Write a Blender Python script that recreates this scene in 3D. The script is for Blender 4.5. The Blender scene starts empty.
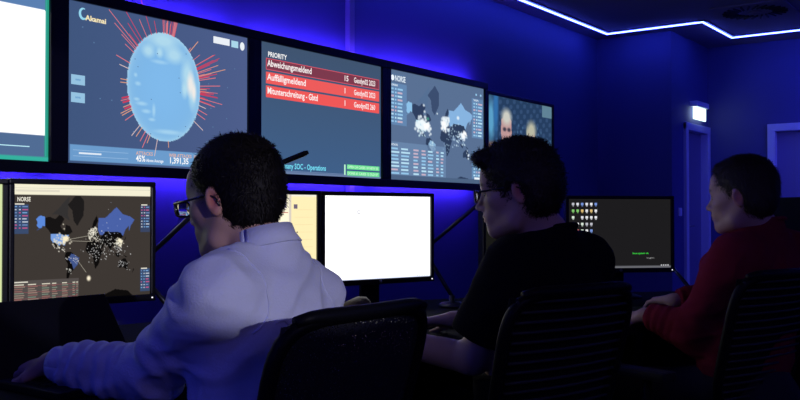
import bpy, bmesh, math, random
import numpy as np
from mathutils import Vector, Matrix, noise
from mathutils.bvhtree import BVHTree
random.seed(7); rng = np.random.default_rng(7)
S = bpy.context.scene; COL = S.collection

# ---------------------------------------------------------------- view, light, exposure
# room axes: X along the screen wall, Y towards it, Z up.  V(l, f) = metres to the right / ahead of the photographer
SA, CA = 0.806, 0.592
EYE = 1.15
def V(l, f, z=0.0): return Vector((SA*f + CA*l, CA*f - SA*l, z))
def D(l, f, z=0.0): return Vector((SA*f + CA*l, CA*f - SA*l, z))
def P(px, py, f): return V((px-400)/900*f, f, EYE + (214-py)/900*f)     # measured point in metres

cam = bpy.data.cameras.new('camera'); cam.sensor_width = 36; cam.lens = 40.5
camo = bpy.data.objects.new('camera', cam); COL.objects.link(camo); camo.location = (0, 0, EYE)
fw = Vector((SA, CA, 14/900)).normalized()
camo.rotation_euler = fw.to_track_quat('-Z', 'Y').to_euler(); S.camera = camo
cam.clip_start = .05
vs = S.view_settings; vs.view_transform = 'Standard'; vs.look = 'None'; vs.gamma = 1; vs.use_curve_mapping = False; vs.exposure = 0.0
w = bpy.data.worlds.new('world'); S.world = w; w.use_nodes = True
w.node_tree.nodes['Background'].inputs[0].default_value = (.10, .12, .5, 1); w.node_tree.nodes['Background'].inputs[1].default_value = .01
S.cycles.use_denoising = True
S.cycles.max_bounces = 6; S.cycles.sample_clamp_indirect = 4

def lamp(name, kind, loc, energy, color, **k):
    l = bpy.data.lights.new(name, kind); l.energy = energy; l.color = color
    for a, b in k.items():
        if a != 'aim': setattr(l, a, b)
    o = bpy.data.objects.new(name, l); COL.objects.link(o); o.location = loc
    if 'aim' in k: o.rotation_euler = (Vector(k['aim']) - Vector(loc)).to_track_quat('-Z', 'Y').to_euler()
    return o
# added spot on the first man's back; its cone edge makes the shadow line
lamp('back_fill_spot', 'SPOT', V(2.1, -1.3, 1.75), 225, (.80, .79, 1), spot_size=math.radians(14), spot_blend=.06, shadow_soft_size=.03,
     aim=V(-.25, 1.85, 1.385))
lamp('rear_fill', 'AREA', V(1.6, -.9, 2.2), 5.5, (.46, .33, .64), size=1.0, aim=V(0, 3, .9))  # added ambient fill from behind, lifts skin and clothes; no fixture modelled

# unseen blue fill from behind left, added to tint the first man's shirt
lamp('blue_fill', 'AREA', V(-2.4, -.8, 2.5), 9.0, (.07, .08, 1), size=1.2, aim=V(-.3, 1.9, .9))
lamp('far_wall_fill', 'AREA', (8.7, .9, 2.75), 42.0, (.08, .08, 1), shape='RECTANGLE', size=.3, size_y=2.4, aim=(9.6, .7, 1.7))  # blue fill added to brighten the far wall and door frames
# ---------------------------------------------------------------- materials
def mat(name, col, rough=.6, metal=0, bump=0, scale=40, spec=.5, emis=None, es=1, var=0, attr=False, alpha=None, stretch=(1,1,1), sheen=0):
    m = bpy.data.materials.new(name); m.use_nodes = True; nt = m.node_tree; b = nt.nodes['Principled BSDF']
    b.inputs['Base Color'].default_value = (*col, 1); b.inputs['Roughness'].default_value = rough; b.inputs['Metallic'].default_value = metal
    b.inputs['Specular IOR Level'].default_value = spec
    if sheen: b.inputs['Sheen Weight'].default_value = sheen
    if emis: b.inputs['Emission Color'].default_value = (*emis, 1); b.inputs['Emission Strength'].default_value = es
    if attr:
        a = nt.nodes.new('ShaderNodeAttribute'); a.attribute_name = 'Col'; nt.links.new(a.outputs['Color'], b.inputs['Base Color'])
    if bump or var:
        tc = nt.nodes.new('ShaderNodeTexCoord'); mp = nt.nodes.new('ShaderNodeMapping'); mp.inputs['Scale'].default_value = stretch
        n = nt.nodes.new('ShaderNodeTexNoise'); n.inputs['Scale'].default_value = scale; n.inputs['Detail'].default_value = 4
        nt.links.new(tc.outputs['Object'], mp.inputs[0]); nt.links.new(mp.outputs[0], n.inputs['Vector'])
        if bump:
            bp = nt.nodes.new('ShaderNodeBump'); bp.inputs['Strength'].default_value = bump; bp.inputs['Distance'].default_value = .004
            nt.links.new(n.outputs[0], bp.inputs['Height']); nt.links.new(bp.outputs[0], b.inputs['Normal'])
        if var and not attr:
            r = nt.nodes.new('ShaderNodeMapRange'); r.inputs[3].default_value = 1-var; r.inputs[4].default_value = 1+var
            mx = nt.nodes.new('ShaderNodeVectorMath'); mx.operation = 'SCALE'; mx.inputs[0].default_value = col
            nt.links.new(n.outputs[0], r.inputs[0]); nt.links.new(r.outputs[0], mx.inputs['Scale']); nt.links.new(mx.outputs[0], b.inputs['Base Color'])
    return m
def emit(name, col, s):
    m = bpy.data.materials.new(name); m.use_nodes = True; nt = m.node_tree; nt.nodes.clear()
    o = nt.nodes.new('ShaderNodeOutputMaterial'); e = nt.nodes.new('ShaderNodeEmission')
    if col is None:
        a = nt.nodes.new('ShaderNodeAttribute'); a.attribute_name = 'Col'; nt.links.new(a.outputs['Color'], e.inputs[0])
    else: e.inputs[0].default_value = (*col, 1)
    e.inputs[1].default_value = s; nt.links.new(e.outputs[0], o.inputs[0]); return m
M = dict(
 wall=mat('wall_paint', (.085, .09, .30), .7, bump=.15, scale=120, var=.03),
 ceil=mat('ceiling_paint', (.32, .28, .36), .85, bump=.1, scale=60, var=.04),
 floor=mat('carpet', (.02, .02, .03), .95, bump=.6, scale=300, var=.2),
 trim=mat('door_frame_paint', (.75, .78, .95), .45, bump=.04, scale=30),
 vane=mat('vent_vane', (.035, .035, .06), .6, bump=.05),
 door=mat('door_leaf', (.26, .24, .42), .5, bump=.1, scale=20, stretch=(1,1,.1)),
 metal=mat('brushed_metal', (.5, .5, .55), .35, 1, bump=.05, scale=100),
 black=mat('black_plastic', (.004, .004, .006), .5, bump=.1, scale=400, spec=.15),
 bezel=mat('black_bezel', (.007, .007, .012), .35, bump=.02, scale=200, spec=.35),
 rubber=mat('dark_rubber', (.012, .012, .014), .8, bump=.1, scale=200),
 alu=mat('dark_aluminium', (.06, .06, .075), .35, .8, bump=.03, scale=80),
 desk=mat('desk_laminate', (.010, .010, .014), .9, spec=.08, bump=.05, scale=200, var=.1),
 key=mat('key_cap', (.010, .010, .014), .4, spec=.5, bump=.02, scale=90),
 fabric=mat('chair_fabric', (.008, .008, .010), .9, bump=.4, scale=500, spec=.1),
 slat=mat('chair_slat', (.035, .035, .042), .5, spec=.3, bump=.05, scale=200),
 shirt=mat('shirt_cotton', (.60, .62, .80), .8, bump=.25, scale=220, var=.03, sheen=.1),
 tee=mat('black_cotton', (.006, .006, .009), .95, bump=.3, scale=260, spec=.08),
 sweater=mat('red_knit', (.20, .010, .030), .85, bump=.5, scale=330, var=.08, spec=.1),
 trousers=mat('dark_trousers', (.012, .012, .02), .9, bump=.3, scale=300),
 shoe=mat('shoe_leather', (.01, .009, .008), .4, bump=.1, scale=90),
 skin=mat('skin', (.5, .3, .24), .5, attr=True, bump=.08, scale=260, spec=.35),
 hair1=mat('hair_dark_brown', (.006, .0042, .004), .6, spec=.2, bump=.4, scale=160, stretch=(1,1,.2)),
 hair2=mat('hair_brown', (.024, .015, .011), .55, bump=.4, scale=120),
 hair3=mat('hair_short_brown', (.022, .013, .010), .6, bump=.4, scale=160, stretch=(1,1,.2)),
 eye=mat('eye_white', (.6, .6, .6), .2), iris=mat('iris', (.03, .02, .015), .15),
 frame=mat('glasses_frame', (.015, .013, .013), .25), button=mat('button', (.35, .35, .45), .3),
 pouch=mat('brown_leather', (.045, .022, .026), .6, bump=.4, scale=60, var=.15),
 led=emit('led_strip', (.055, .09, 1.0), 26), back=emit('screen_backlight', (.11, .045, 1.0), 85), back2=emit('screen_backlight_low', (.11, .045, 1.0), 60),
 exitl=emit('exit_light_panel', (.75, 1.0, .95), 1.9), dot=emit('power_light', (.8, .8, .9), 1.5),
 scr=emit('screen_pixels', None, 1.0), scrc=emit('screen_pixels_cream', None, 1.08), scrw=emit('screen_pixels_bright', None, 1.7))
gl = bpy.data.materials.new('clear_lens'); gl.use_nodes = True; g_ = gl.node_tree.nodes['Principled BSDF']
g_.inputs['Transmission Weight'].default_value = 1; g_.inputs['Roughness'].default_value = .02; g_.inputs['IOR'].default_value = 1.1; M['lens'] = gl
# chair net: fine see-through weave
nm = bpy.data.materials.new('chair_net'); nm.use_nodes = True; nt = nm.node_tree; b = nt.nodes['Principled BSDF']
b.inputs['Base Color'].default_value = (.012, .012, .016, 1); b.inputs['Roughness'].default_value = .7
tc = nt.nodes.new('ShaderNodeTexCoord'); ck = nt.nodes.new('ShaderNodeTexVoronoi'); ck.inputs['Scale'].default_value = 260
mr = nt.nodes.new('ShaderNodeMapRange'); mr.inputs[1].default_value = .30; mr.inputs[2].default_value = .36
nt.links.new(tc.outputs['Object'], ck.inputs['Vector']); nt.links.new(ck.outputs['Distance'], mr.inputs[0]); nt.links.new(mr.outputs[0], b.inputs['Alpha'])
M['net'] = nm

# ---------------------------------------------------------------- mesh helpers
class MB:
    def __init__(s): s.v = []; s.f = []; s.smooth = []
    def add(s, v, f, smooth=False):
        n = len(s.v); s.v += [tuple(p) for p in v]; s.f += [tuple(i+n for i in q) for q in f]; s.smooth += [smooth]*len(f)
    def box(s, c, size, bev=0, R=None):
        bm = bmesh.new(); bmesh.ops.create_cube(bm, size=1)
        for v in bm.verts: v.co = Vector((v.co.x*size[0], v.co.y*size[1], v.co.z*size[2]))
        if bev: bmesh.ops.bevel(bm, geom=bm.edges[:], offset=bev, segments=2, profile=.6, affect='EDGES')
        c = Vector(c); R = R or Matrix.Identity(3)
        s.add([R@v.co + c for v in bm.verts], [[v.index for v in f.verts] for f in bm.faces]); bm.free(); return s
    def tube(s, pts, r, n=10, cap=True):
        pts = [Vector(p) for p in pts]; rs = r if isinstance(r, (list, tuple)) else [r]*len(pts)
        v = []; f = []; up = None
        for i, p in enumerate(pts):
            t = (pts[min(i+1, len(pts)-1)] - pts[max(i-1, 0)]).normalized()
            if up is None: up = t.orthogonal().normalized()
            up = (up - t*up.dot(t)).normalized(); sd = t.cross(up)
            for k in range(n):
                a = 2*math.pi*k/n; v.append(p + (up*math.cos(a) + sd*math.sin(a))*rs[i])
        for i in range(len(pts)-1):
            for k in range(n): f.append((i*n+k, i*n+(k+1)%n, (i+1)*n+(k+1)%n, (i+1)*n+k))
        if cap: f.append(tuple(range(n))[::-1]); f.append(tuple(range((len(pts)-1)*n, len(pts)*n)))
        s.add(v, f, True); return s
    def lathe(s, prof, c=(0,0,0), n=24, R=None):
        c = Vector(c); R = R or Matrix.Identity(3); v = []; f = []
        for r, z in prof:
            for k in range(n): a = 2*math.pi*k/n; v.append(R@Vector((r*math.cos(a), r*math.sin(a), z)) + c)
        for i in range(len(prof)-1):
            for k in range(n): f.append((i*n+k, i*n+(k+1)%n, (i+1)*n+(k+1)%n, (i+1)*n+k))
        f.append(tuple(range(n))[::-1]); f.append(tuple(range((len(prof)-1)*n, len(prof)*n)))
        s.add(v, f, True); return s
    def prism(s, poly, z0, z1):
        n = len(poly); v = [(p[0], p[1], z0) for p in poly] + [(p[0], p[1], z1) for p in poly]
        f = [(i, (i+1)%n, n+(i+1)%n, n+i) for i in range(n)] + [tuple(range(n))[::-1], tuple(range(n, 2*n))]
        s.add(v, f); return s
    def sheet(s, grid, th=0):          # grid[i][j] points -> sheet with thickness
        a = np.array([[tuple(p) for p in r] for r in grid]); ni, nj = a.shape[:2]
        du = np.gradient(a, axis=0); dv = np.gradient(a, axis=1); nr = np.cross(du, dv); nr /= np.linalg.norm(nr, axis=2, keepdims=True)+1e-9
        v = np.concatenate([(a+nr*th/2).reshape(-1,3), (a-nr*th/2).reshape(-1,3)]); N = ni*nj; f = []
        for i in range(ni-1):
            for j in range(nj-1):
                q = (i*nj+j, (i+1)*nj+j, (i+1)*nj+j+1, i*nj+j+1); f.append(q); f.append(tuple(N+x for x in q[::-1]))
        rim = [i*nj for i in range(ni)] + [(ni-1)*nj+j for j in range(1, nj)] + [i*nj+nj-1 for i in range(ni-2, -1, -1)] + [j for j in range(nj-2, 0, -1)]
        for a_, b_ in zip(rim, rim[1:]+rim[:1]): f.append((a_, N+a_, N+b_, b_))
        s.add(v.tolist(), f, True); return s
    def build(s, name, m, parent=None):
        me = bpy.data.meshes.new(name); me.from_pydata(s.v, [], s.f); me.materials.append(m)
        me.polygons.foreach_set('use_smooth', s.smooth); 
        bm = bmesh.new(); bm.from_mesh(me); bmesh.ops.recalc_face_normals(bm, faces=bm.faces); bm.to_mesh(me); bm.free()
        o = bpy.data.objects.new(name, me); COL.objects.link(o)
        if parent: o.parent = parent
        return o
def tag(o, label=None, cat=None, group=None, kind=None):
    for k, v in (('label', label), ('category', cat), ('group', group), ('kind', kind)):
        if v: o[k] = v
    return o
def empty(name, loc, rz=0, label=None, cat=None, group=None, rot=None):
    o = bpy.data.objects.new(name, None); COL.objects.link(o); o.location = loc; o.rotation_euler = rot or (0, 0, rz); o.empty_display_size = .1
    return tag(o, label, cat, group)
def struct(name, mb, m, parent=None):
    o = mb.build(name, m, parent)
    if not parent: o['kind'] = 'structure'
    return o
def yaw(l, f):                      # rotation about Z that turns local +Y towards view direction (l, f)
    d = D(l, f); return math.atan2(-d.x, d.y)

# ---------------------------------------------------------------- the room
H = 1.75; CZ = EYE + H
YW, XC, YB, XF = 3.745, 8.45, 2.99, 9.55          # screen wall, column front, column side, far wall
struct('floor', MB().box((3, 0, -.05), (14, 9, .1)), M['floor'])
struct('ceiling', MB().box((3, 0, CZ+.05), (14, 9, .1)), M['ceil'])
struct('wall_front', MB().box((2.3, YW+.05, CZ/2), (12.6, .1, CZ)), M['wall'])
struct('wall_left', MB().box((-3.95, 0, CZ/2), (.1, 7.6, CZ)), M['wall'])
struct('wall_rear', MB().box((3, -3.95, CZ/2), (14, .1, CZ)), M['wall'])
# column block with a door in its side; far wall with a door
D1a, D1b, D2a, D2b, DH = 8.855, 9.475, 1.50, 2.32, 1.99
colm = MB().box(((XC+D1a-.0)/2, (YB+YW)/2+.05, CZ/2), (D1a-XC, YW-YB+.1, CZ))
colm.box(((D1b+XF)/2+.05, (YB+YW)/2+.05, CZ/2), (XF-D1b+.1, YW-YB+.1, CZ)).box(((D1a+D1b)/2, (YB+YW)/2+.05, (DH+CZ)/2), (D1b-D1a, YW-YB+.1, CZ-DH))
colm.box(((D1a+D1b)/2, YB+.45, CZ/2), (D1b-D1a, .5, CZ))
struct('wall_column', colm, M['wall'])
fwl = MB().box((XF+.08, (D2b+YB)/2+.02, CZ/2), (.16, YB-D2b+.04, CZ)).box((XF+.08, (D2a-4)/2, CZ/2), (.16, D2a+4, CZ)).box((XF+.08, (D2a+D2b)/2, (DH+CZ)/2), (.16, D2b-D2a, CZ-DH))
struct('wall_right', fwl, M['wall'])
def door(name, c, wd, axis, handle):
    e = empty(name, c, 0 if axis == 'x' else -math.pi/2); e['kind'] = 'structure'
    fr = MB()
    for sx in (-1, 1): fr.box((sx*(wd/2+.03), 0, DH/2+.03), (.075, .14, DH+.06), .006)
    fr.box((0, 0, DH+.03), (wd+.135, .142, .075), .006); fr.build('door_frame', M['trim'], e)
    lf = MB().box((0, .03, DH/2), (wd-.01, .04, DH-.01), .003); lf.build('door_panel', M['door'], e)
    h = MB().tube([(handle*(wd/2-.07), .01, 1.03), (handle*(wd/2-.07), -.045, 1.03), (handle*(wd/2-.19), -.05, 1.03)], .009); h.lathe([(.025, 0), (.025, .008)], (handle*(wd/2-.07), .01, 1.03), 16, Matrix.Rotation(math.pi/2, 3, 'X'))
    h.build('door_handle', M['metal'], e)
door('door_1', ((D1a+D1b)/2, YB+.04, 0), D1b-D1a, 'x', -1)
door('door_2', (XF+.04, (D2a+D2b)/2, 0), D2b-D2a, 'y', 1)
struct('baseboard_right', MB().box((XF-.008, (D2b+YB)/2+.03, .05), (.015, YB-D2b-.09, .1), .003), M['trim'])
struct('baseboard_front', MB().box((2.2, YW-.008, .05), (12.4, .015, .1), .003), M['trim'])
struct('trim_1', MB().box((4.52, YW-.02, CZ/2+.6), (.05, .04, CZ-1.2), .004), M['door'])
# light strip round the ceiling, an aluminium profile with a glowing tape
pts = [(-3.4, 3.52), (8.17, 3.52), (8.17, 2.60), (9.07, 2.60), (9.07, -3.4), (-3.4, -3.4), (-3.4, 3.52)]
ls = empty('light_strip', (0, 0, CZ), 0, 'glowing blue white light strip zigzagging along the ceiling edge', 'light')
pr = MB()
for (x0, y0), (x1, y1) in zip(pts, pts[1:]):
    L = math.hypot(x1-x0, y1-y0); R = Matrix.Rotation(math.atan2(y1-y0, x1-x0), 3, 'Z')
    pr.box(((x0+x1)/2, (y0+y1)/2, -.004), (L+.06, .06, .008), 0, R)
    MB().box(((x0+x1)/2, (y0+y1)/2, -.013), (L+.012, .012, .010), 0, R).build('led_tape', M['led'], ls)
pr.build('profile', M['alu'], ls)
# swirl air outlet in the ceiling
av = empty('ceiling_air_vent', (8.0, 2.10, CZ), 0, 'square ceiling air outlet with a ring of radial slots', 'vent')
MB().box((0, 0, -.008), (.60, .60, .016), .004).build('plate', M['ceil'], av)
for k in range(24):
    a = 2*math.pi*k/24; R = Matrix.Rotation(a+.35, 3, 'Z')
    MB().box((.2*math.cos(a), .2*math.sin(a), -.022), (.13, .014, .012), .002, R @ Matrix.Rotation(.5, 3, 'X')).build('blade', M['vane'], av)
MB().lathe([(.05, 0), (.05, -.012), (.03, -.016)], (0, 0, -.016), 20).build('centre_cap', M['ceil'], av)
# emergency light over the door
el = empty('emergency_light', (9.155, YB, 2.10), 0, 'small lit emergency sign box above the door in the column', 'sign')
MB().box((0, -.04, .155), (.37, .08, .055), .006).build('housing', M['trim'], el)
MB().box((0, -.04, .064), (.35, .022, .125), .004).build('light_panel', M['exitl'], el)
MB().box((0, -.012, .10), (.12, .024, .14), .003).build('wall_bracket', M['trim'], el)
# small wall switch on the column
MB_ = MB().box((0, -.006, 0), (.08, .012, .08), .003).box((0, -.015, 0), (.05, .006, .05), .002)
so = MB_.build('light_switch', M['trim']); so.location = (8.66, YB, 1.17); tag(so, 'small square light switch on the column side beside the door', 'switch')

# ---------------------------------------------------------------- screen pictures
def lin(c): c = np.asarray(c, float)/255; return np.where(c < .04045, c/12.92, ((c+.055)/1.055)**2.4)
def raster(name, w, h, img, m, parent, y=0.0, curve=None):     # emissive picture surface, colours per vertex, x: 0..w, z: 0..-h (top left origin)
    ny, nx = img.shape[:2]; xs = np.linspace(0, w, nx); zs = np.linspace(0, -h, ny)
    X, Z = np.meshgrid(xs, zs); v = np.stack([X, np.full_like(X, y), Z], -1).reshape(-1, 3)
    i = np.arange((ny-1)*nx).reshape(ny-1, nx)[:, :-1].ravel(); q = np.stack([i, i+nx, i+nx+1, i+1], 1)
    me = fastmesh(name, v, q); me.materials.append(m)
    a = me.color_attributes.new('Col', 'FLOAT_COLOR', 'POINT'); c = np.ones((ny*nx, 4)); c[:, :3] = lin(img.reshape(-1, 3)); a.data.foreach_set('color', c.ravel())
    o = bpy.data.objects.new(name, me); COL.objects.link(o); o.parent = parent; return o
def fastmesh(name, v, q, smooth=False):
    me = bpy.data.meshes.new(name); me.vertices.add(len(v)); me.vertices.foreach_set('co', np.asarray(v, np.float32).ravel())
    me.loops.add(len(q)*4); me.loops.foreach_set('vertex_index', np.asarray(q, np.int32).ravel()); me.polygons.add(len(q))
    me.polygons.foreach_set('loop_start', np.arange(0, len(q)*4, 4, dtype=np.int32))
    if smooth: me.polygons.foreach_set('use_smooth', np.ones(len(q), bool))
    me.update(calc_edges=True); return me
class Flat:                       # coloured flat shapes printed on a screen (top-left origin, x right, y down)
    def __init__(s, y): s.v = []; s.f = []; s.c = []; s.y = y
    def poly(s, p, c):
        n = len(s.v); s.v += [(a, s.y, -b_) for a, b_ in p]; s.f.append(tuple(range(n, n+len(p)))); s.c += [c]*len(p)
    def rect(s, x, y, w, h, c): s.poly([(x, y), (x, y+h), (x+w, y+h), (x+w, y)], c)
    def line(s, x0, y0, x1, y1, t, c):
        dx, dy = x1-x0, y1-y0; L = math.hypot(dx, dy) or 1; nx, ny = -dy/L*t/2, dx/L*t/2
        s.poly([(x0+nx, y0+ny), (x0-nx, y0-ny), (x1-nx, y1-ny), (x1+nx, y1+ny)], c)
    def text(s, t, x, y, size, c, wd=None):        # baseline at y; wd squeezes to a width
        cu = bpy.data.curves.new('t', 'FONT'); cu.body = t; cu.size = size; cu.resolution_u = 2; cu.offset = size*.018
        o = bpy.data.objects.new('t', cu); COL.objects.link(o); me = o.to_mesh()
        vv = [v.co.copy() for v in me.vertices]; ff = [tuple(p.vertices) for p in me.polygons]; o.to_mesh_clear(); bpy.data.objects.remove(o); bpy.data.curves.remove(cu)
        k = 1
        if wd and vv: k = wd/max(v.x for v in vv)
        n = len(s.v); s.v += [(x+v.x*k, s.y, -(y-v.y)) for v in vv]; s.f += [tuple(n+i for i in q) for q in ff]; s.c += [c]*len(vv)
    def build(s, name, m, parent):
        me = bpy.data.meshes.new(name); me.from_pydata(s.v, [], s.f); me.materials.append(m)
        a = me.color_attributes.new('Col', 'FLOAT_COLOR', 'POINT'); c = np.ones((len(s.v), 4)); c[:, :3] = lin(np.array(s.c)); a.data.foreach_set('color', c.ravel())
        o = bpy.data.objects.new(name, me); COL.objects.link(o); o.parent = parent; return o
def canvas(nx, ny, col): a = np.zeros((ny, nx, 3)); a[:] = col; return a
def uv(nx, ny): return np.meshgrid(np.linspace(0, 1, nx), np.linspace(0, 1, ny))
def inside(poly, U, Vv):
    r = np.zeros(U.shape, bool); n = len(poly)
    for i in range(n):
        x0, y0 = poly[i]; x1, y1 = poly[(i+1) % n]
        if y0 == y1: continue
        r ^= ((y0 > Vv) != (y1 > Vv)) & (U < (x1-x0)*(Vv-y0)/(y1-y0)+x0)
    return r
def blob(img, U, Vv, u, v, ru, rv, c, a=1.0):
    k = np.clip(1.6*(1-np.sqrt(((U-u)/ru)**2+((Vv-v)/rv)**2)), 0, 1)[..., None]*a; img[:] = img*(1-k)+np.array(c)*k
LAND = dict(
 canada=[(-141,69),(-128,70),(-110,68),(-95,72),(-82,68),(-94,60),(-88,56),(-80,52),(-78,62),(-65,60),(-56,52),(-66,48),(-83,46),(-95,49),(-123,49),(-132,56),(-141,60)],
 islands=[(-120,72),(-100,76),(-80,80),(-65,82),(-72,72),(-65,66),(-85,70),(-105,72)],
 alaska=[(-141,70),(-156,71),(-167,68),(-163,64),(-166,61),(-160,58),(-152,58),(-148,61),(-141,60)], aleut=[(-152,58),(-160,56),(-170,53),(-158,58)],
 usa=[(-124,49),(-95,49),(-83,46),(-67,47),(-76,36),(-81,25),(-90,30),(-97,26),(-107,32),(-117,33),(-124,40)],
 mexico=[(-117,33),(-107,32),(-97,26),(-97,19),(-88,21),(-83,10),(-78,8),(-94,16),(-106,21),(-113,30)],
 greenland=[(-72,78),(-40,83),(-20,80),(-22,71),(-42,60),(-53,66),(-58,75)],
 samerica=[(-78,9),(-62,11),(-51,3),(-35,-6),(-40,-22),(-54,-34),(-64,-42),(-70,-54),(-75,-48),(-71,-20),(-81,-5)],
 brazil=[(-60,5),(-51,3),(-35,-6),(-40,-22),(-53,-32),(-58,-20),(-70,-8)],
 africa=[(-16,14),(-10,32),(10,37),(32,31),(43,12),(51,11),(40,-5),(35,-22),(20,-34),(13,-15),(9,4),(-8,5)],
 europe=[(-9,37),(-8,44),(0,49),(10,54),(22,56),(30,60),(30,45),(40,42),(27,37),(18,40),(5,43)], scand=[(6,58),(12,65),(25,71),(30,66),(24,62),(17,56)],
 uk=[(-5,50),(-5,58),(1,53)],
 russia=[(30,60),(33,69),(60,69),(80,73),(104,77),(130,72),(160,70),(178,67),(163,60),(156,52),(155,60),(140,54),(131,43),(120,50),(100,51),(80,51),(60,52),(48,46),(38,46),(30,54)],
 asia=[(40,42),(48,46),(60,52),(80,51),(100,51),(120,50),(131,43),(122,38),(121,28),(108,20),(107,10),(100,14),(95,20),(88,22),(78,8),(72,20),(62,25),(56,26),(45,13),(35,30)],
 india_isl=[(96,5),(106,-6),(115,-8),(118,5),(108,2)], newg=[(131,-1),(150,-8),(140,-8)], japan=[(130,33),(141,36),(144,44),(138,37)],
 aus=[(114,-22),(130,-12),(142,-11),(153,-26),(147,-38),(138,-35),(130,-32),(115,-34)], nz=[(168,-46),(178,-38),(174,-36)],
 antarc=[(60,-71),(100,-67),(150,-69),(175,-74),(175,-78),(60,-78)])
def proj(lon, lat):
    m = math.log(math.tan(math.pi/4+math.radians(lat)/2)); return .535+lon*(.0023 if lon < 0 else .0019), .620-.198*m
def world_map(nx, ny, bg, land, hi, dots, warm):
    img = canvas(nx, ny, bg); U, W = uv(nx, ny)
    cs = dict(land=land)
    for k, p in LAND.items():
        c = hi.get(k, land)
        img[inside([proj(*q) for q in p], U, W)] = c
    r = random.Random(3)
    def sp(lon, lat, s, n, size, col, a):
        for _ in range(n):
            u, v = proj(lon+r.gauss(0, s*1.3), lat+r.gauss(0, s*.7)); z = size*r.uniform(.5, 1.15); blob(img, U, W, u, v, z*.8, z, col, a)
    for args in dots: sp(*args)
    for args in warm: sp(*args)
    return img, U, W

def wall_display(x0, x1, ztop, zbot, label, img, extra=None, y=3.6, bez=.052, res=M['scr'], hang=.09, glow=(1, 1)):
    w, h = x1-x0, ztop-zbot
    e = empty('wall_display', (x0, y, ztop), 0, label, 'screen', 'large screens in a row on the wall')
    b = MB()
    b.box((w/2, .03, bez/2), (w+2*bez, .07, bez), .006).box((w/2, .03, -h-bez/2), (w+2*bez, .07, bez), .006)
    for x in (-bez/2, w+bez/2): b.box((x, .03, -h/2), (bez, .07, h+.002), .006)
    b.box((w/2, .045, -h/2), (w, .04, h+.01)); b.build('bezel', M['bezel'], e)
    d = raster('display', w, h, img, res, e, .01)
    if extra:
        F = Flat(.008); extra(F, w, h); F.build('screen_graphics', res, d)['kind'] = 'stuff'
    MB().box((w/2, .10, -h/2), (w*.5, .07, .2), .004).build('wall_mount', M['alu'], e)
    for k, z in ((glow[0], .012), (glow[1], -h-.012)):
        if k: MB().box((w/2, .073, z), (w*1.0, .012, .016)).build('backlight_strip', M['back' if z > 0 else 'back2'], e)
    return e
ZT, ZB = EYE+.97, EYE+.232
# A : window with white page
nx, ny = 150, 100; img = canvas(nx, ny, (62, 84, 116)); U, W = uv(nx, ny)
img[(U > .0) & (U < .980) & (W > .10) & (W < .845)] = (255, 255, 255); img[W < .10] = (70, 100, 140)
img[(U > .985)] = (30, 120, 100); img[W > .975] = (40, 140, 125)
def exA(F, w, h):
    F.rect(.02, h*.915, w*.9, .004, (150, 190, 200)); F.rect(w*.985, h*.02, .006, h*.95, (40, 130, 120))
wall_display(1.18, 2.285, ZT, ZB, 'large wall screen showing a plain white page, leftmost of the screen row', img, exA, res=M['scrw'], glow=(1, 1))
# B : globe with red rays
nx, ny = 260, 172; U, W = uv(nx, ny); img = canvas(nx, ny, 0); img[:] = np.array((64, 86, 126)) + (U[..., None]*np.array((14, 8, 14)))
gu, gv, gru, grv = .494, .455, .228/1.113, .272/.738
dx, dy = (U-gu)/gru, (W-gv)/grv; rr = np.sqrt(dx**2+dy**2); g = rr < 1
zz = np.sqrt(np.clip(1-rr**2, 0, 1))
gc = np.array((128, 186, 236))*(.93+.07*zz[..., None]); gc = gc + (1-zz[..., None])**3*np.array((60, 50, 25))
img[g] = np.clip(gc[g], 0, 255)
def gb(u, v, a, b_, c, k=.8):
    kk = np.clip(1.4*(1-np.sqrt(((dx-u)/a)**2+((dy-v)/b_)**2)), 0, 1)*k*g; img[:] = img*(1-kk[..., None])+np.array(c)*kk[..., None]
land_c = (190, 228, 240)
for a in [(-.05,-.85,.55,.22), (.25,-.62,.35,.2), (-.45,-.62,.22,.16), (.62,-.3,.22,.4), (.78,.05,.16,.4), (.55,.0,.12,.2), (-.15,-.62,.12,.12)]: gb(*a, land_c, .75)
for a in [(.72,-.12,.14,.3), (.82,.02,.08,.22)]: gb(*a, (255, 240, 230), .8)
for a in [(-.72,.0,.10,.05), (-.78,-.15,.06,.05), (-.62,.35,.2,.05), (-.5,.48,.16,.05), (-.35,.62,.12,.04), (-.75,.28,.1,.04), (-.3,.45,.06,.16), (.1,.82,.5,.06)]: gb(*a, (185, 225, 245), .6)
gb(-.15, -.45, .3, .05, (185, 225, 245), .5)
img[(W > .885) & (W < .985) & (U > .015)] = (108, 156, 205)
rb = random.Random(4)
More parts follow.
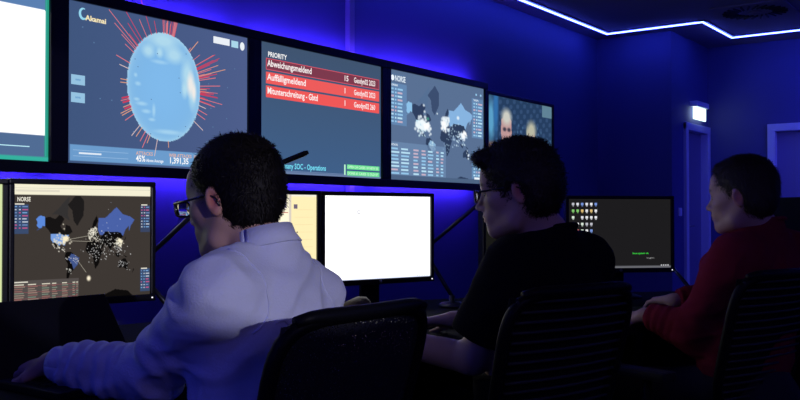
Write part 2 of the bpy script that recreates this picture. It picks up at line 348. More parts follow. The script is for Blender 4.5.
def exB(F, w, h):
    cx, cy, rx, ry = gu*w, gv*h, .228, .272
    def ray(a, L, c, t=.004):
        c0, s0 = math.cos(math.radians(a)), -math.sin(math.radians(a))
        F.line(cx+rx*c0*.985, cy+ry*s0*.985, cx+(rx+L)*c0*1.0, cy+(ry+L)*s0, t, c)
    red, pink, oran = (205, 62, 92), (222, 120, 130), (222, 160, 130)
    for k in range(40):
        a = rb.uniform(-12, 52); ray(a, rb.uniform(.03, .20)*(1-.6*abs(a-14)/60), rb.choice([red, red, pink, oran]), rb.uniform(.0022, .0042))
    for k in range(18): ray(rb.uniform(74, 96), rb.uniform(.05, .11), rb.choice([red, pink, pink]), .0032)
    for a, L in ((112, .19), (128, .17), (132, .11), (138, .22), (141, .16), (147, .06), (143, .10), (137, .07), (104, .06), (120, .09)): ray(a, L, rb.choice([red, pink]), .0036)
    for a in (160, 166, 178, 181, 197, 203, 207, 209, 214, 228, 232, 238, 243, 246, 258, 275, -20, -25, -35, -15): ray(a, rb.uniform(.03, .085), rb.choice([oran, pink, (214, 190, 190)]), .004)
    for a in (195, 199, 205): ray(a, .04, red, .008)
    for k in range(26): x, y_ = rb.uniform(.05, w-.05), rb.uniform(.1, h*.82); F.rect(x, y_, .006, .005, (96, 130, 170))
    # logo: ring segment and wordmark
    n = 26
    for k in range(20):
        a0 = math.radians(60+k*13); a1 = math.radians(60+(k+1)*13)
        t = .006+.016*math.sin(math.pi*k/20)
        t *= .7; q = lambda a, r: (.078+r*.8*math.cos(a), .052-r*math.sin(a)); F.poly([q(a0, .028), q(a0, .028-t), q(a1, .028-t), q(a1, .028)], (150, 215, 240))
    F.text('Akamai', .090, .077, .034, (240, 215, 130), .110); F.text('Akamai', .0915, .078, .034, (250, 240, 215), .110)
    F.rect(.778*w, .028, .115, .036, (235, 240, 248)); F.rect(w*.893, .031, .050, .036, (170, 215, 235))
    F.poly([(w*.965+.017*math.cos(t*math.pi/8), .052-.023*math.sin(t*math.pi/8)) for t in range(16)], (235, 242, 248))
    for v_ in (.455, .565): F.rect(.018, v_*h-.0, .072, .045, (150, 195, 225)); F.rect(.04, v_*h+.018, .028, .008, (110, 160, 205))
    F.rect(.03, h*.918, .3, .002, (160, 195, 230)); F.rect(.03, h*.955, .3, .002, (160, 195, 230)); F.rect(.06, h*.932, .12, .008, (225, 236, 248))
    for x, t1, t2, wd, w2 in ((.375, 'ATTACKS', '45%', .10, .055), (.575, 'WEB ATTACKS', '1,391,35', .145, .125), (.735, 'HITS / SECOND', '38,393,09', .14, .145)):
        F.text(t1, x, h*.925, .024, (225, 180, 160), wd); F.text(t2, x, h*.968, .042, (255, 255, 255), w2)
    F.text('Above Average', .435, h*.968, .022, (240, 246, 255), .105)
wall_display(2.378, 3.491, ZT, ZB, 'large wall screen showing a pale blue globe with red rays', img, exB)
# C : alert table
nx, ny = 140, 90; U, W = uv(nx, ny); img = canvas(nx, ny, 0); img[:] = np.array((64, 84, 112)) + W[..., None]*np.array((0, 12, 26)); img[W > .985] = (110, 130, 170)
def exC(F, w, h):
    F.text('PRIORITY', .06, .078, .040, (255, 255, 255), .155)
    rows = [((125, 58, 78), 'Abweichungsmeldend', '15', 'Geodyn02 2023', .40), ((238, 92, 92), 'Auffälligmeldend', '1', 'Geodyn02 2023', .345), ((240, 88, 88), 'Mitunterschreitung - Gbtd', '1', 'Geodyn02 260', .46)]
    for k, (c, a, b_, d, wd) in enumerate(rows):
        y0 = .088+k*.078; F.rect(.045, y0, w-.065, .066, (225, 88, 105) if k == 0 else c)
        if k == 0: F.y -= .0005; F.rect(.049, y0+.004, w-.073, .058, c); F.y += .0005
        F.y -= .001
        F.text(a, .055, y0+.045, .052, (255, 245, 245), wd*.93); F.text(b_, w*.655, y0+.048, .048, (255, 240, 240)); F.text(d, w*.745, y0+.048, .048, (255, 240, 240), .22)
        F.y += .001
    F.rect(.10, h*.925, .012, .028, (200, 255, 255)); F.text('Germany SOC - Operations', .13, h*.958, .046, (120, 225, 250), .43)
    F.rect(w*.66, h*.895, .014, .065, (190, 250, 210))
    for q in (0, 1): F.rect(w*.685, h*.893+q*.040, w*.30, .029, (110, 225, 150)); 
    F.y -= .001; F.text('OPEN 24 CASES 18 NEW 03', w*.69, h*.893+.022, .022, (205, 255, 215), w*.28); F.text('DONE 61 CASES 12 OLD 07', w*.69, h*.893+.062, .022, (205, 255, 215), w*.28); F.y += .001
    F.rect(.02, h*.975, w-.04, .003, (120, 140, 180))
wall_display(3.59, 4.70, ZT, ZB, 'large wall screen with three red alert rows', img, exC)
# D : attack map, pale
hiD = dict(alaska=(142, 195, 235), russia=(135, 180, 225), brazil=(140, 180, 215), usa=(190, 225, 240), canada=(48, 64, 96), islands=(86, 112, 148), greenland=(60, 78, 112), aleut=(110, 150, 190))
dD = [(-95, 40, 13, 70, .022, (240, 250, 255), .8), (-75, 38, 4, 20, .025, (255, 255, 255), .9), (-100, 22, 7, 12, .014, (200, 230, 240), .8), (12, 50, 10, 60, .02, (240, 250, 255), .8), (5, 46, 5, 16, .024, (255, 255, 255), .9),
      (115, 28, 7, 34, .02, (235, 245, 255), .85), (125, 33, 5, 14, .02, (255, 255, 255), .85), (-52, -12, 7, 14, .016, (200, 230, 240), .8), (-65, -35, 4, 5, .014, (220, 240, 250), .8), (60, 30, 22, 30, .013, (190, 220, 240), .7),
      (20, -5, 15, 14, .010, (180, 215, 240), .7), (95, 15, 12, 20, .013, (210, 235, 250), .8), (140, -28, 8, 6, .014, (230, 245, 255), .9), (85, 62, 1, 1, .022, (240, 250, 255), .9), (-28, 64, 1, 1, .02, (235, 250, 255), .9)]
img, U, W = world_map(230, 150, (90, 113, 148), (46, 62, 92), hiD, dD, [])
blob(img, U, W, .37, .40, .02, .02, (80, 200, 150), .6)
for u0, u1, v0, v1, c in ((.005, .14, .03, .10, (90, 120, 160)), (.0, .56, .655, .955, (112, 142, 180)), (.0, .16, .12, .50, (105, 145, 190)), (.86, .995, .12, .53, (105, 145, 190)), (.86, .995, .66, .95, (105, 150, 195))):
    k = (U > u0) & (U < u1) & (W > v0) & (W < v1); img[k] = img[k]*.3+np.array(c)*.7
img[(W > .955)] = (78, 100, 132)
def info(F, w, h, white, a, b_, red, dark=False):
    F.text('NORSE', .045*w, h*.098, .075*h, white, .125*w*.8)
    F.poly([(.024*w+.016*w*math.cos(t*math.pi/4), h*.072-.028*h*math.sin(t*math.pi/4)) for t in range(8)], white)
    r_ = random.Random(9)
    def block(x, y, wd, n, dy, cols, head):
        F.text(head, x, y, .026*h, white, min(wd*.55, .06*w))
        for i in range(n):
            for (u0, u1) in cols:
                c = (red if r_.random() < .25 else (a if r_.random() < .6 else b_)); F.rect(x+u0*wd, y+.018*h+i*dy, (u1-u0)*wd*r_.uniform(.75, 1), dy*.5, c)
    cc = [(0, .22), (.28, .42), (.48, .95)]
    block(.012*w, .145*h, .12*w, 10, .033*h, cc, 'ORIGINS'); block(.875*w, .145*h, .115*w, 11, .033*h, cc, 'TARGETS'); block(.875*w, .685*h, .115*w, 7, .034*h, cc, 'TYPES')
    block(.012*w, .69*h, .54*w, 8, .032*h, [(0, .14), (.17, .33), (.39, .49), (.54, .63), (.66, .77), (.82, .88), (.91, .97)], 'ATTACKS')
    F.rect(.885*w, .935*h, .09*w, .022*h, white); F.rect(.90*w, .065*h, .018*w, .02*h, a); F.rect(.955*w, .065*h, .018*w, .02*h, a)
def exD(F, w, h): info(F, w, h, (235, 246, 255), (150, 200, 235), (185, 225, 245), (200, 180, 200))
wall_display(4.80, 6.01, ZT, ZB, 'large wall screen showing a pale blue world attack map', img, exD)
# E : news picture of two men
nx, ny = 170, 100; U, W = uv(nx, ny); img = canvas(nx, ny, 0); img[:] = np.array((38, 62, 96))+((np.sin(U*60)*np.sin(W*47+U*9)) > .3)[..., None]*np.array((14, 16, 20))
img[(U > .84) & (W < .16)] = (96, 130, 150); blob(img, U, W, .05, .3, .07, .35, (90, 160, 200)); blob(img, U, W, .12, .1, .05, .5, (50, 110, 170)); blob(img, U, W, .06, .62, .12, .07, (110, 90, 90))
for k in range(70): blob(img, U, W, rb.uniform(.4, 1), rb.uniform(.3, .95), .015, .025, (90, 130, 170), .6)
blob(img, U, W, .26, 1.0, .24, .42, (30, 42, 62)); blob(img, U, W, .67, 1.05, .22, .40, (34, 46, 60))
img[inside([(.2, .62), (.30, .80), (.29, 1), (.22, 1), (.17, .7)], U, W)] = (200, 210, 225)
for u, v, a, c in ((.275, .44, 1, (190, 150, 150)), (.655, .52, .85, (170, 130, 125))):
    k = inside([(u-.075*a, v-.16*a), (u-.085*a, v), (u-.06*a, v+.14*a), (u, v+.21*a), (u+.055*a, v+.15*a), (u+.075*a, v), (u+.07*a, v-.16*a), (u, v-.26*a)], U, W); img[k] = c
blob(img, U, W, .275, .24, .10, .14, (205, 205, 195)); blob(img, U, W, .66, .36, .10, .16, (185, 185, 165)); blob(img, U, W, .60, .42, .03, .12, (180, 180, 160))
for x in (.245, .31): blob(img, U, W, x, .40, .035, .035, (50, 50, 66), .9)
blob(img, U, W, .285, .56, .035, .018, (140, 90, 100), .8); blob(img, U, W, .665, .62, .03, .016, (120, 80, 85), .8); blob(img, U, W, .30, .48, .02, .05, (210, 165, 160), .7)
wall_display(6.07, 7.17, EYE+.938, EYE+.30, 'smaller wall screen with a news picture of two people, at the row end', img, None, y=3.6, bez=.028, glow=(0, 0))

# ---------------------------------------------------------------- desk (curved row)
CL = [(-2.05, 1.80), (-1.0, 2.75), (-.08, 3.6), (.52, 3.97), (1.02, 4.17), (2.4, 4.42)]
DZ = .76
def offs(d):
    out = []
    for i, p in enumerate(CL):
        a = Vector(CL[max(i-1, 0)]); b_ = Vector(CL[min(i+1, len(CL)-1)]); t = (b_-a).normalized(); n = Vector((t.y, -t.x)); q = Vector(p)+n*d; out.append(q)
    return out
fr, re = offs(.88), offs(-.30)
def smoothline(ps):
    r_ = []
    for i in range(len(ps)-1):
        p0, p1, p2, p3 = ps[max(i-1, 0)], ps[i], ps[i+1], ps[min(i+2, len(ps)-1)]
        for k in range(6):
            t = k/6; r_.append(.5*((2*p1)+(p2-p0)*t+(2*p0-5*p1+4*p2-p3)*t*t+(3*p1-p0-3*p2+p3)*t**3))
    return r_+[ps[-1]]
F_, R_ = smoothline(fr), smoothline(re)
dk = empty('control_desk', V(.0, 3.3, 0), 0, 'long dark curved desk carrying the monitors and keyboards', 'desk')
d0 = V(.0, 3.3)
tp = MB(); n = len(F_)
v = []
for z in (DZ-.03, DZ):
    for a, b_ in zip(F_, R_): v += [V(a.x, a.y, z)-d0, V(b_.x, b_.y, z)-d0]
f = []
for i in range(n-1):
    f += [(2*i, 2*i+1, 2*i+3, 2*i+2), tuple(2*n+x for x in (2*i+2, 2*i+3, 2*i+1, 2*i)), (2*i, 2*i+2, 2*n+2*i+2, 2*n+2*i), (2*i+1, 2*n+2*i+1, 2*n+2*i+3, 2*i+3)]
f += [(0, 2*n, 2*n+1, 1), (2*n-2, 2*n-1, 4*n-1, 4*n-2)]
tp.add(v, f); tp.build('desktop', M['desk'], dk)
mp_ = MB(); mids = [(a*.25+b_*.75) for a, b_ in zip(F_, R_)]
mp_.sheet([[V(q.x, q.y, z)-d0 for q in mids] for z in (.15, .4, DZ-.03)], .018); mp_.build('modesty_panel', M['desk'], dk)
for i in (0, 6, 12, 18, n-1):
    a, b_ = F_[i], R_[i]; c = (a+b_)/2; t = (a-b_).normalized(); ln = (a-b_).length*.8; wv = D(t.x, t.y)
    R = Matrix.Rotation(math.atan2(wv.y, wv.x), 3, 'Z')
    MB().box(V(c.x, c.y, (DZ-.03)/2)-d0, (ln, .04, DZ-.03), .003, R).build('leg', M['alu'], dk)

# ---------------------------------------------------------------- monitors on the desk
def monitor(l0, f0, l1, f1, zt, zb, label, img, extra=None, m=M['scr'], bez=.016, tilt=0, logo=True):
    a, b_ = V(l0, f0), V(l1, f1); w = (b_-a).length; h = zt-zb; c = (a+b_)/2
    e = empty('desk_monitor', (c.x, c.y, DZ), math.atan2((b_-a).y, (b_-a).x), label, 'monitor', 'monitors on the desk')
    x0 = -w/2; zt_, zb_ = zt-DZ, zb-DZ
    B = MB(); bb = bez+.006
    B.box((0, .012, zt_+bez/2), (w+2*bez, .034, bez), .004).box((0, .012, zb_-bb/2), (w+2*bez, .034, bb), .004)
    for x in (x0-bez/2, -x0+bez/2): B.box((x, .012, (zt_+zb_)/2), (bez, .034, h+.002), .004)
    B.box((0, .03, (zt_+zb_)/2), (w+bez, .025, h+bez), .008).box((0, .05, (zt_+zb_)/2), (w*.6, .03, h*.6), .01)
    hs = B.build('housing', M['bezel'], e)
    d = raster('display', w, h, img, m, e, 0.004); d.location = (x0, 0, zt_)
    if extra:
        F = Flat(.002); extra(F, w, h); F.build('screen_graphics', m, d)['kind'] = 'stuff'
    st = MB().box((0, .075, (zb_+.10)/2+.01), (.09, .02, zb_+.12), .006).box((0, .06, zb_+.09), (.09, .04, .06), .006); st.build('stand', M['black'], e)
    bs = MB(); bs.lathe([(.12, 0), (.12, .006), (.10, .014), (.03, .018)], (0, .06, .0), 32); bs.build('base', M['black'], e)
    if logo: MB().lathe([(.007, 0), (.007, .0015)], (0, -.005, zb_-bb/2), 16, Matrix.Rotation(math.pi/2, 3, 'X')).build('round_logo', M['metal'], hs)
    MB().box((-x0+bez*.2, -.006, zb_-bb/2), (.004, .003, .004)).build('power_light', M['dot'], hs)
    return e
def scale_img(a, s): return np.clip(a*s, 0, 255)
hi1 = dict(alaska=(92, 138, 220), russia=(74, 98, 168), brazil=(66, 86, 140), usa=(120, 160, 225), canada=(22, 20, 20), islands=(52, 50, 50), greenland=(30, 28, 28), aleut=(60, 80, 130))
d1 = [(-90, 37, 11, 45, .011, (230, 222, 200), .85), (-78, 38, 4, 16, .018, (255, 240, 200), .9), (-98, 20, 6, 14, .009, (240, 235, 220), .9), (10, 49, 8, 55, .010, (250, 244, 225), .9), (22, 40, 12, 22, .007, (240, 235, 220), .9),
      (115, 30, 7, 36, .011, (250, 244, 220), .85), (120, 34, 3, 10, .018, (255, 246, 215), .9), (60, 30, 25, 60, .006, (225, 225, 220), .95), (20, 5, 16, 45, .0055, (215, 215, 215), .95), (105, 12, 14, 40, .006, (220, 220, 220), .95),
      (135, -26, 9, 26, .006, (205, 205, 205), .9), (-55, -12, 9, 18, .007, (225, 225, 225), .9), (-66, -35, 4, 8, .009, (230, 230, 220), .9), (80, 60, 18, 12, .006, (200, 215, 250), .9)]
img1, U, W = world_map(250, 190, (62, 56, 52), (14, 12, 12), hi1, d1, [])
blob(img1, U, W, .525, .825, .02, .032, (255, 244, 215))
for u0, u1, v0, v1, c in ((.0, .10, .17, .42, (58, 76, 110)), (.92, 1, .17, .42, (58, 70, 100)), (0, .45, .815, 1, (84, 78, 76)), (.92, 1, .76, .97, (58, 78, 112))):
    k = (U > u0) & (U < u1) & (W > v0) & (W < v1); img1[k] = c
img1[W < .085] = (246, 240, 214); img1[(W > .085) & (W < .09)] = (90, 86, 80)
def ex1(F, w, h):
    F.text('NORSE', .02*w, h*.145, .052*h, (245, 240, 225), .09*w); F.rect(0, .03*h, w, .003*h, (200, 196, 180)); F.rect(.01*w, .045*h, w*.3, .018*h, (226, 220, 200))
    r_ = random.Random(2)
    for x, y, n_, wd in ((.005, .185, 8, .09), (.925, .185, 8, .07), (.925, .775, 7, .07)):
        F.rect(x*w, (y-.022)*h, wd*w*.7, .011*h, (225, 220, 205))
        for i in range(n_):
            for u in (0, .3, .55): F.rect((x+u*wd)*w, (y+.026*i)*h, wd*w*(.16 if u < .5 else .42)*r_.uniform(.7, 1), .010*h, r_.choice([(120, 165, 215), (190, 200, 215), (110, 140, 190), (190, 90, 140)]))
    F.rect(.005*w, .825*h, .09*w, .010*h, (225, 220, 205))
    for i in range(9):
        for u, q in ((.005, .08), (.095, .075), (.19, .06), (.26, .04), (.33, .05), (.405, .02), (.432, .015)): F.rect(u*w, (.848+.018*i)*h, q*w*r_.uniform(.6, 1), .009*h, (215, 210, 190) if i == 0 else r_.choice([(150, 130, 118), (140, 100, 95), (120, 135, 120)]))
        if i in (1, 4, 7): F.rect(0, (.845+.018*i)*h, .44*w, .002*h, (170, 80, 90))
    F.y -= .0006
    for p, q in (((-75, 38), (10, 46)), ((-75, 36), (8, 33)), ((-45, -8), (-14, -40))):
        a, b_ = proj(*p), proj(*q); F.line(a[0]*w, a[1]*h, b_[0]*w, b_[1]*h, .0012, (170, 165, 150))
    F.y += .0006
def ex_white(F, w, h):
    F.rect(.29*w, .17*h, .028*w, .045*h, (150, 150, 155)); F.y -= .0005; F.rect(.296*w, .18*h, .016*w, .025*h, (225, 225, 230)); F.y += .0005
    F.rect(.01*w, .02*h, .012*w, .015*h, (120, 120, 130))
    for k in range(5): F.rect((.86+.025*k)*w, .978*h, .014*w, .009*h, (110, 120, 150))
imgw = canvas(70, 44, (252, 252, 255)); imgw[-1:] = (176, 186, 214)
imgc = canvas(120, 76, (252, 240, 196)); U, W = uv(120, 76)
imgc[(U < .70) & (U > .1)] = (252, 244, 214); imgc[(U > .70)] = (250, 234, 180); k = (W < .15) & (U < .68); imgc[k] = (150, 142, 178); imgc[(U > .70) & (U < .725)] = (214, 204, 190); imgc[(U > .725) & (W < .02)] = (240, 236, 220)
def exc(F, w, h):
    F.rect(.42*w, .195*h, .18*w, .032*h, (206, 44, 40)); F.rect(.60*w, .20*h, .09*w, .008*h, (190, 60, 60)); F.rect(.1*w, .17*h, .58*w, .005*h, (190, 170, 180))
    for k in range(9): F.rect(.76*w, (.17+.085*k)*h, .20*w, .003*h, (222, 204, 150))
    F.rect(.75*w, .11*h, .04*w, .05*h, (110, 100, 120)); F.rect(.705*w, .50*h, .045*w, .17*h, (70, 76, 96)); F.rect(.71*w, .69*h, .035*w, .10*h, (226, 190, 60))
    for k in range(3): F.rect(.78*w, (.42+.045*k)*h, .014*w, .016*h, (90, 80, 90))
imgd = canvas(90, 56, (29, 28, 30)); imgd[-2:] = (105, 105, 112)
def exd(F, w, h):
    r_ = random.Random(5); cs = [(235, 235, 240), (215, 230, 215), (225, 225, 235), (190, 190, 200), (225, 190, 120), (200, 110, 110), (130, 200, 110), (120, 150, 220)]
    for j in range(6):
        for i in range(6):
            if (j, i) in ((5, 0), (3, 5), (4, 5), (2, 1)): continue
            c = cs[r_.choice([0, 0, 0, 1, 2, 2, 3, 4 if j in (1, 2) else 0, 4 if j in (1, 2) else 3, 5 if j in (3, 4) else 3, 6 if j == 1 else 2, 6 if j == 1 else 7, 7 if j == 2 else 0])]
            x, y = .03*w+i*.044*w, .055*h+j*.096*h; F.rect(x, y, .024*w, .034*h, c); F.rect(x+.006*w, y+.036*h, .014*w, .016*h, tuple(int(q*.8) for q in c))
    F.text('linux system ok', .62*w, .80*h, .036*h, (60, 210, 70), .16*w); F.text('login:', .76*w, .865*h, .025*h, (150, 150, 150), .075*w)
    for k in range(4): F.rect((.90+.022*k)*w, .955*h, .012*w, .018*h, (200, 200, 205))
imgy = canvas(60, 40, (24, 24, 22))
def exy(F, w, h):
    F.rect(.55*w, .03*h, .42*w, .008*h, (150, 140, 90)); F.rect(.965*w, .03*h, .010*w, .30*h, (150, 140, 90))
imgl = canvas(60, 44, (214, 226, 170))
monitor(-1.50, 2.27, -1.137, 2.575, 1.235, .895, 'monitor with a pale green page cut off by the left picture edge', imgl, None, logo=False)
monitor(-1.114, 2.600, -.803, 2.900, 1.237, .893, 'squarish monitor showing a dark world attack map', img1, ex1)
monitor(-.630, 3.150, -.314, 3.402, 1.222, .895, 'monitor with a cream web page partly behind the first man', imgc, exc, M['scrc'])
monitor(-.286, 3.43, .127, 3.74, 1.2205, .893, 'bright white wide monitor between the first two men', imgw, ex_white, M['scrw'])
monitor(.365, 3.845, .705, 4.10, 1.212, .888, 'dark monitor with a thin yellow window edge behind the second man', imgy, exy)
monitor(.775, 4.13, 1.268, 4.215, 1.219, .90, 'dark monitor with desktop icons and green lettering right of the second man', imgd, exd)

# ---------------------------------------------------------------- lamps with jointed arms
def desk_lamp(base, j1, j2, tip, label):
    e = empty('desk_lamp', base, 0, label, 'lamp', 'jointed desk lamps'); b0 = Vector(base)
    MB().lathe([(.055, 0), (.055, .012), (.045, .02), (.012, .024), (.012, .05)], (0, 0, 0), 24).build('base', M['alu'], e)
    a = [Vector((0, 0, .045)), Vector(j1)-b0, Vector(j2)-b0, Vector(tip)-b0]
    MB().tube(a[:2], .0085).build('lower_arm', M['alu'], e); MB().tube(a[1:3], .0085).build('upper_arm', M['alu'], e)
    for q in a[1:3]: MB().lathe([(.004, -.014), (.015, -.012), (.015, .012), (.004, .014)], q, 16, Matrix.Rotation(math.pi/2, 3, 'X')).build('joint', M['black'], e)
    t = a[3]-a[2]; MB().tube([a[2], a[2]+t*.06, a[2]+t*.9, a[3]-t*.04, a[3]], [.006, .008, .009, .009, .006], 12).build('lamp_head', M['black'], e)
    return e
b1 = P(178, 330, 3.02); b1.z = DZ
desk_lamp(b1, P(136, 268, 3.06), P(222, 187, 2.95), P(308, 152, 2.9), 'black jointed desk lamp behind the first man, its slim head above his hair')
b2 = P(452, 307, 3.77); b2.z = DZ
desk_lamp(b2, P(424, 250, 3.86), P(499, 187, 3.75), P(545, 168, 3.7), 'jointed desk lamp right of the bright white monitor')
b3 = P(690, 298, 4.15); b3.z = DZ
desk_lamp(b3, P(668, 262, 4.4), P(640, 230, 4.42), P(610, 215, 4.45), 'folded desk lamp beside the icon monitor, in front of the third man')

# ---------------------------------------------------------------- keyboards, laptop, mice
def keyboard(l, f, dl, df, label, w=.44):
    c = V(l, f, DZ); e = empty('keyboard', c, yaw(dl, df), label, 'keyboard')
    MB().box((0, 0, .009), (w, .145, .018), .005).build('body', M['black'], e)
    kb = MB()
    for r_ in range(6):
        nk = 20
        if r_ == 0:
            for x in list(range(0, 4))+list(range(9, 20)): kb.box((-w/2+.02+x*(w-.04)/19, -.058+r_*.0225, .020), (.0175, .018, .008))
            kb.box((-w/2+.02+6*(w-.04)/19, -.058, .020), (.095, .018, .008)); continue
        for x in range(nk): kb.box((-w/2+.02+x*(w-.04)/19, -.058+r_*.0225, .020), (.0175, .018, .008))
    k = kb.build('keys', M['key'], e); k['kind'] = 'stuff'; return e
keyboard(.02, 3.12, -.25, .97, 'black keyboard on the desk in front of the white monitor')
keyboard(.86, 3.48, -.2, .98, 'black keyboard under the third man\'s hands')
# laptop
le = empty('laptop', V(-.695, 2.09, DZ), yaw(-.80, .60), 'black laptop under the first man\'s hands, lid open towards him', 'laptop')
MB().box((0, 0, .010), (.37, .25, .018), .004).build('base', M['black'], le)
lk = MB()
for r_ in range(5):
    for x in range(15): lk.box((-.154+x*.022, -.03+r_*.025-.0, .021), (.018, .02, .004))
o = lk.build('keys', M['key'], le); o['kind'] = 'stuff'
R = Matrix.Rotation(math.radians(-38), 3, 'X')
MB().box(R@Vector((0, 0, .10))+Vector((0, .125, .018)), (.37, .008, .205), .003, R).build('lid', M['bezel'], le)
MB().tube([(-.12, .125, .016), (.12, .125, .016)], .007).build('hinge', M['black'], le)
def mouse(l, f, dl, df, label):
    e = empty('computer_mouse', V(l, f, DZ), yaw(dl, df), label, 'mouse')
    g = []
    for i in range(9):
        t = i/8*math.pi; g.append((-math.cos(t)*.055, math.sin(t)))
    b = MB(); prof = [(.001, .034), (.012, .032), (.024, .022), (.030, .010), (.030, 0)]
    b.lathe([(r, z) for r, z in prof], (0, 0, 0), 24); b.v = [(x, y*1.8, z*(1-.15*(y > 0))) for x, y, z in b.v]; b.build('shell', M['black'], e)
    MB().lathe([(.006, -.003), (.007, 0), (.006, .003)], (0, .025, .026), 12, Matrix.Rotation(math.pi/2, 3, 'Y')).build('wheel', M['rubber'], e); return e
# rounded pouch left on the desk under the white monitor
pb = MB(); pb.lathe([(.01, .085), (.04, .078), (.062, .055), (.068, .03), (.060, .008), (.055, 0)], (0, 0, 0), 28)
pb.v = [(x*(1+.04*math.sin(5*y*20)), y*.75+.004*math.sin(x*90), z*(1+.08*math.sin(x*40))) for x, y, z in pb.v]
po = pb.build('pouch', M['pouch']); po.location = V(-.158, 3.30, DZ); po.rotation_euler = (0, 0, yaw(-.6, .8)); tag(po, 'rounded brown pouch on the desk below the white monitor', 'pouch')
# black screen and arm standing by the far wall
be = empty('side_screen', V(2.62, 5.75, 0), yaw(-.9, -.3), 'black flat screen on a stand behind the third man at the right edge', 'screen')
MB().box((0, 0, 1.09), (.75, .04, .34), .01).build('housing', M['black'], be)
MB().box((0, .0, .5), (.05, .05, .9), .006).build('stand', M['alu'], be)
MB().lathe([(.25, 0), (.25, .015), (.05, .03)], (0, 0, 0), 28).build('base', M['black'], be)
MB().tube([(-.12, -.02, 1.27), (-.20, -.06, 1.33), (-.26, -.06, 1.40)], .013).build('arm', M['black'], be)

# ---------------------------------------------------------------- office chairs
def make_chair(kind):
    e = empty('office_chair', (0, 0, 0), 0)
    def bp(x, z):                                   # point of the curved back
        return Vector((x, -.20-(z-.5)*.27 + .9*x*x*.55, z))
    W_, z0, z1 = .225, .55, .965
    fr_ = []
    N = 44
    for i in range(N+1):
        t = 2*math.pi*i/N; c, s = math.cos(t), math.sin(t); p = 2/5.0
        x = W_*math.copysign(abs(c)**p, c); z = (z0+z1)/2+(z1-z0)/2*math.copysign(abs(s)**p, s); x *= 1-.10*(z1-z)/(z1-z0)
        fr_.append(bp(x, z))
    MB().tube(fr_, .015, 10, False).build('back_frame', M['black'], e)
    MB().tube([bp(x, z1+.002-.9*max(0, abs(x)-.15)**2*8*.5) + Vector((0, -.003, 0)) for x in np.linspace(-W_+.035, W_-.035, 12)], [.011, .013]+[.015]*8+[.013, .011], 10).build('top_rail', M['black'], e)
    if kind == 'net':
        MB().sheet([[bp(x*(1-.10*(z1-z)/(z1-z0)), z) for x in np.linspace(-W_+.01, W_-.01, 14)] for z in np.linspace(z0+.01, z1-.01, 14)], .003).build('back_net', M['net'], e)
        MB().box((bp(.0, .74)+Vector((.0, -.012, 0))), (.36, .02, .05), .008).build('lumbar_pad', M['fabric'], e)
    else:
        MB().sheet([[bp(x*(1-.10*(z1-z)/(z1-z0)), z)+Vector((0, .012, 0)) for x in np.linspace(-W_+.012, W_-.012, 14)] for z in np.linspace(z0+.01, z1-.01, 14)], .004).build('back_fabric', M['fabric'], e)
        for k in range(16):
            z = z0+.03+k*(z1-z0-.05)/15; hw = (W_-.018)*(1-.10*(z1-z)/(z1-z0))
            MB().tube([bp(x, z)+Vector((0, -.006, 0)) for x in np.linspace(-hw, hw, 9)], .0045, 6).build('slat', M['slat'], e)
    g = []
    for i in range(13):
        y = -.22+.46*i/12; r_ = []
        for j in range(13):
            x = -.24+.48*j/12; edge = max(abs(x)/.24, abs(y)/.24)**6; r_.append((x, y+.01, .475-.025*edge-.03*max(0, (y-.14)/.1)**2))
        g.append(r_)
    MB().sheet(g, .055).build('seat', M['fabric'], e)
    MB().box((0, 0, .415), (.26, .28, .05), .01).tube([(0, -.14, .41), (0, -.23, .42), (0, -.245, .50), (0, -.225, .62)], .022).build('seat_mechanism', M['black'], e)
    for s in (-1, 1):
        MB().tube([(s*.14, -.02, .41), (s*.285, -.02, .42), (s*.295, -.02, .46), (s*.29, -.02, .63)], .015).build('armrest_post', M['black'], e)
        MB().box((s*.285, .02, .645), (.075, .25, .03), .012).build('armrest', M['rubber'], e)
    MB().lathe([(.03, .10), (.03, .25), (.018, .26), (.018, .40)], (0, 0, 0), 16).build('gas_column', M['alu'], e)
    for k in range(5):
        a = 2*math.pi*k/5+.3; R = Matrix.Rotation(a, 3, 'Z')
        l_ = MB().tube([R@Vector((0, 0, .115)), R@Vector((.16, 0, .10)), R@Vector((.30, 0, .075))], [.03, .022, .016], 10).build('leg', M['black'], e)
        MB().lathe([(.004, -.022), (.028, -.020), (.028, .020), (.004, .022)], R@Vector((.30, 0, .029)), 16, R @ Matrix.Rotation(math.pi/2, 3, 'X')).build('caster', M['rubber'], l_)
    return e
CH = [((-.315, 1.90), (-.8, .6), 'net', 'black office chair with a see-through net back behind the man in the pale shirt'),
      ((.245, 2.44), (-.61, .79), 'slat', 'black office chair with a ribbed back behind the man in the black t-shirt'),
      ((1.0, 3.04), (-.6, .8), 'slat', 'black office chair with a ribbed back behind the man in the red sweater')]
chairs = []
proto = None
for (p, d, kd, lb) in CH:
    if kd == 'slat' and proto:
        c = proto.copy(); COL.objects.link(c)
        for ch in list(proto.children):
            q = ch.copy(); COL.objects.link(q); q.parent = c
            for g2 in ch.children: r2 = g2.copy(); COL.objects.link(r2); r2.parent = q
    else: c = make_chair(kd)
    if kd == 'slat': proto = c
    c.location = V(*p); c.rotation_euler = (0, 0, yaw(*d)); tag(c, lb, 'chair', 'office chairs'); chairs.append(c)


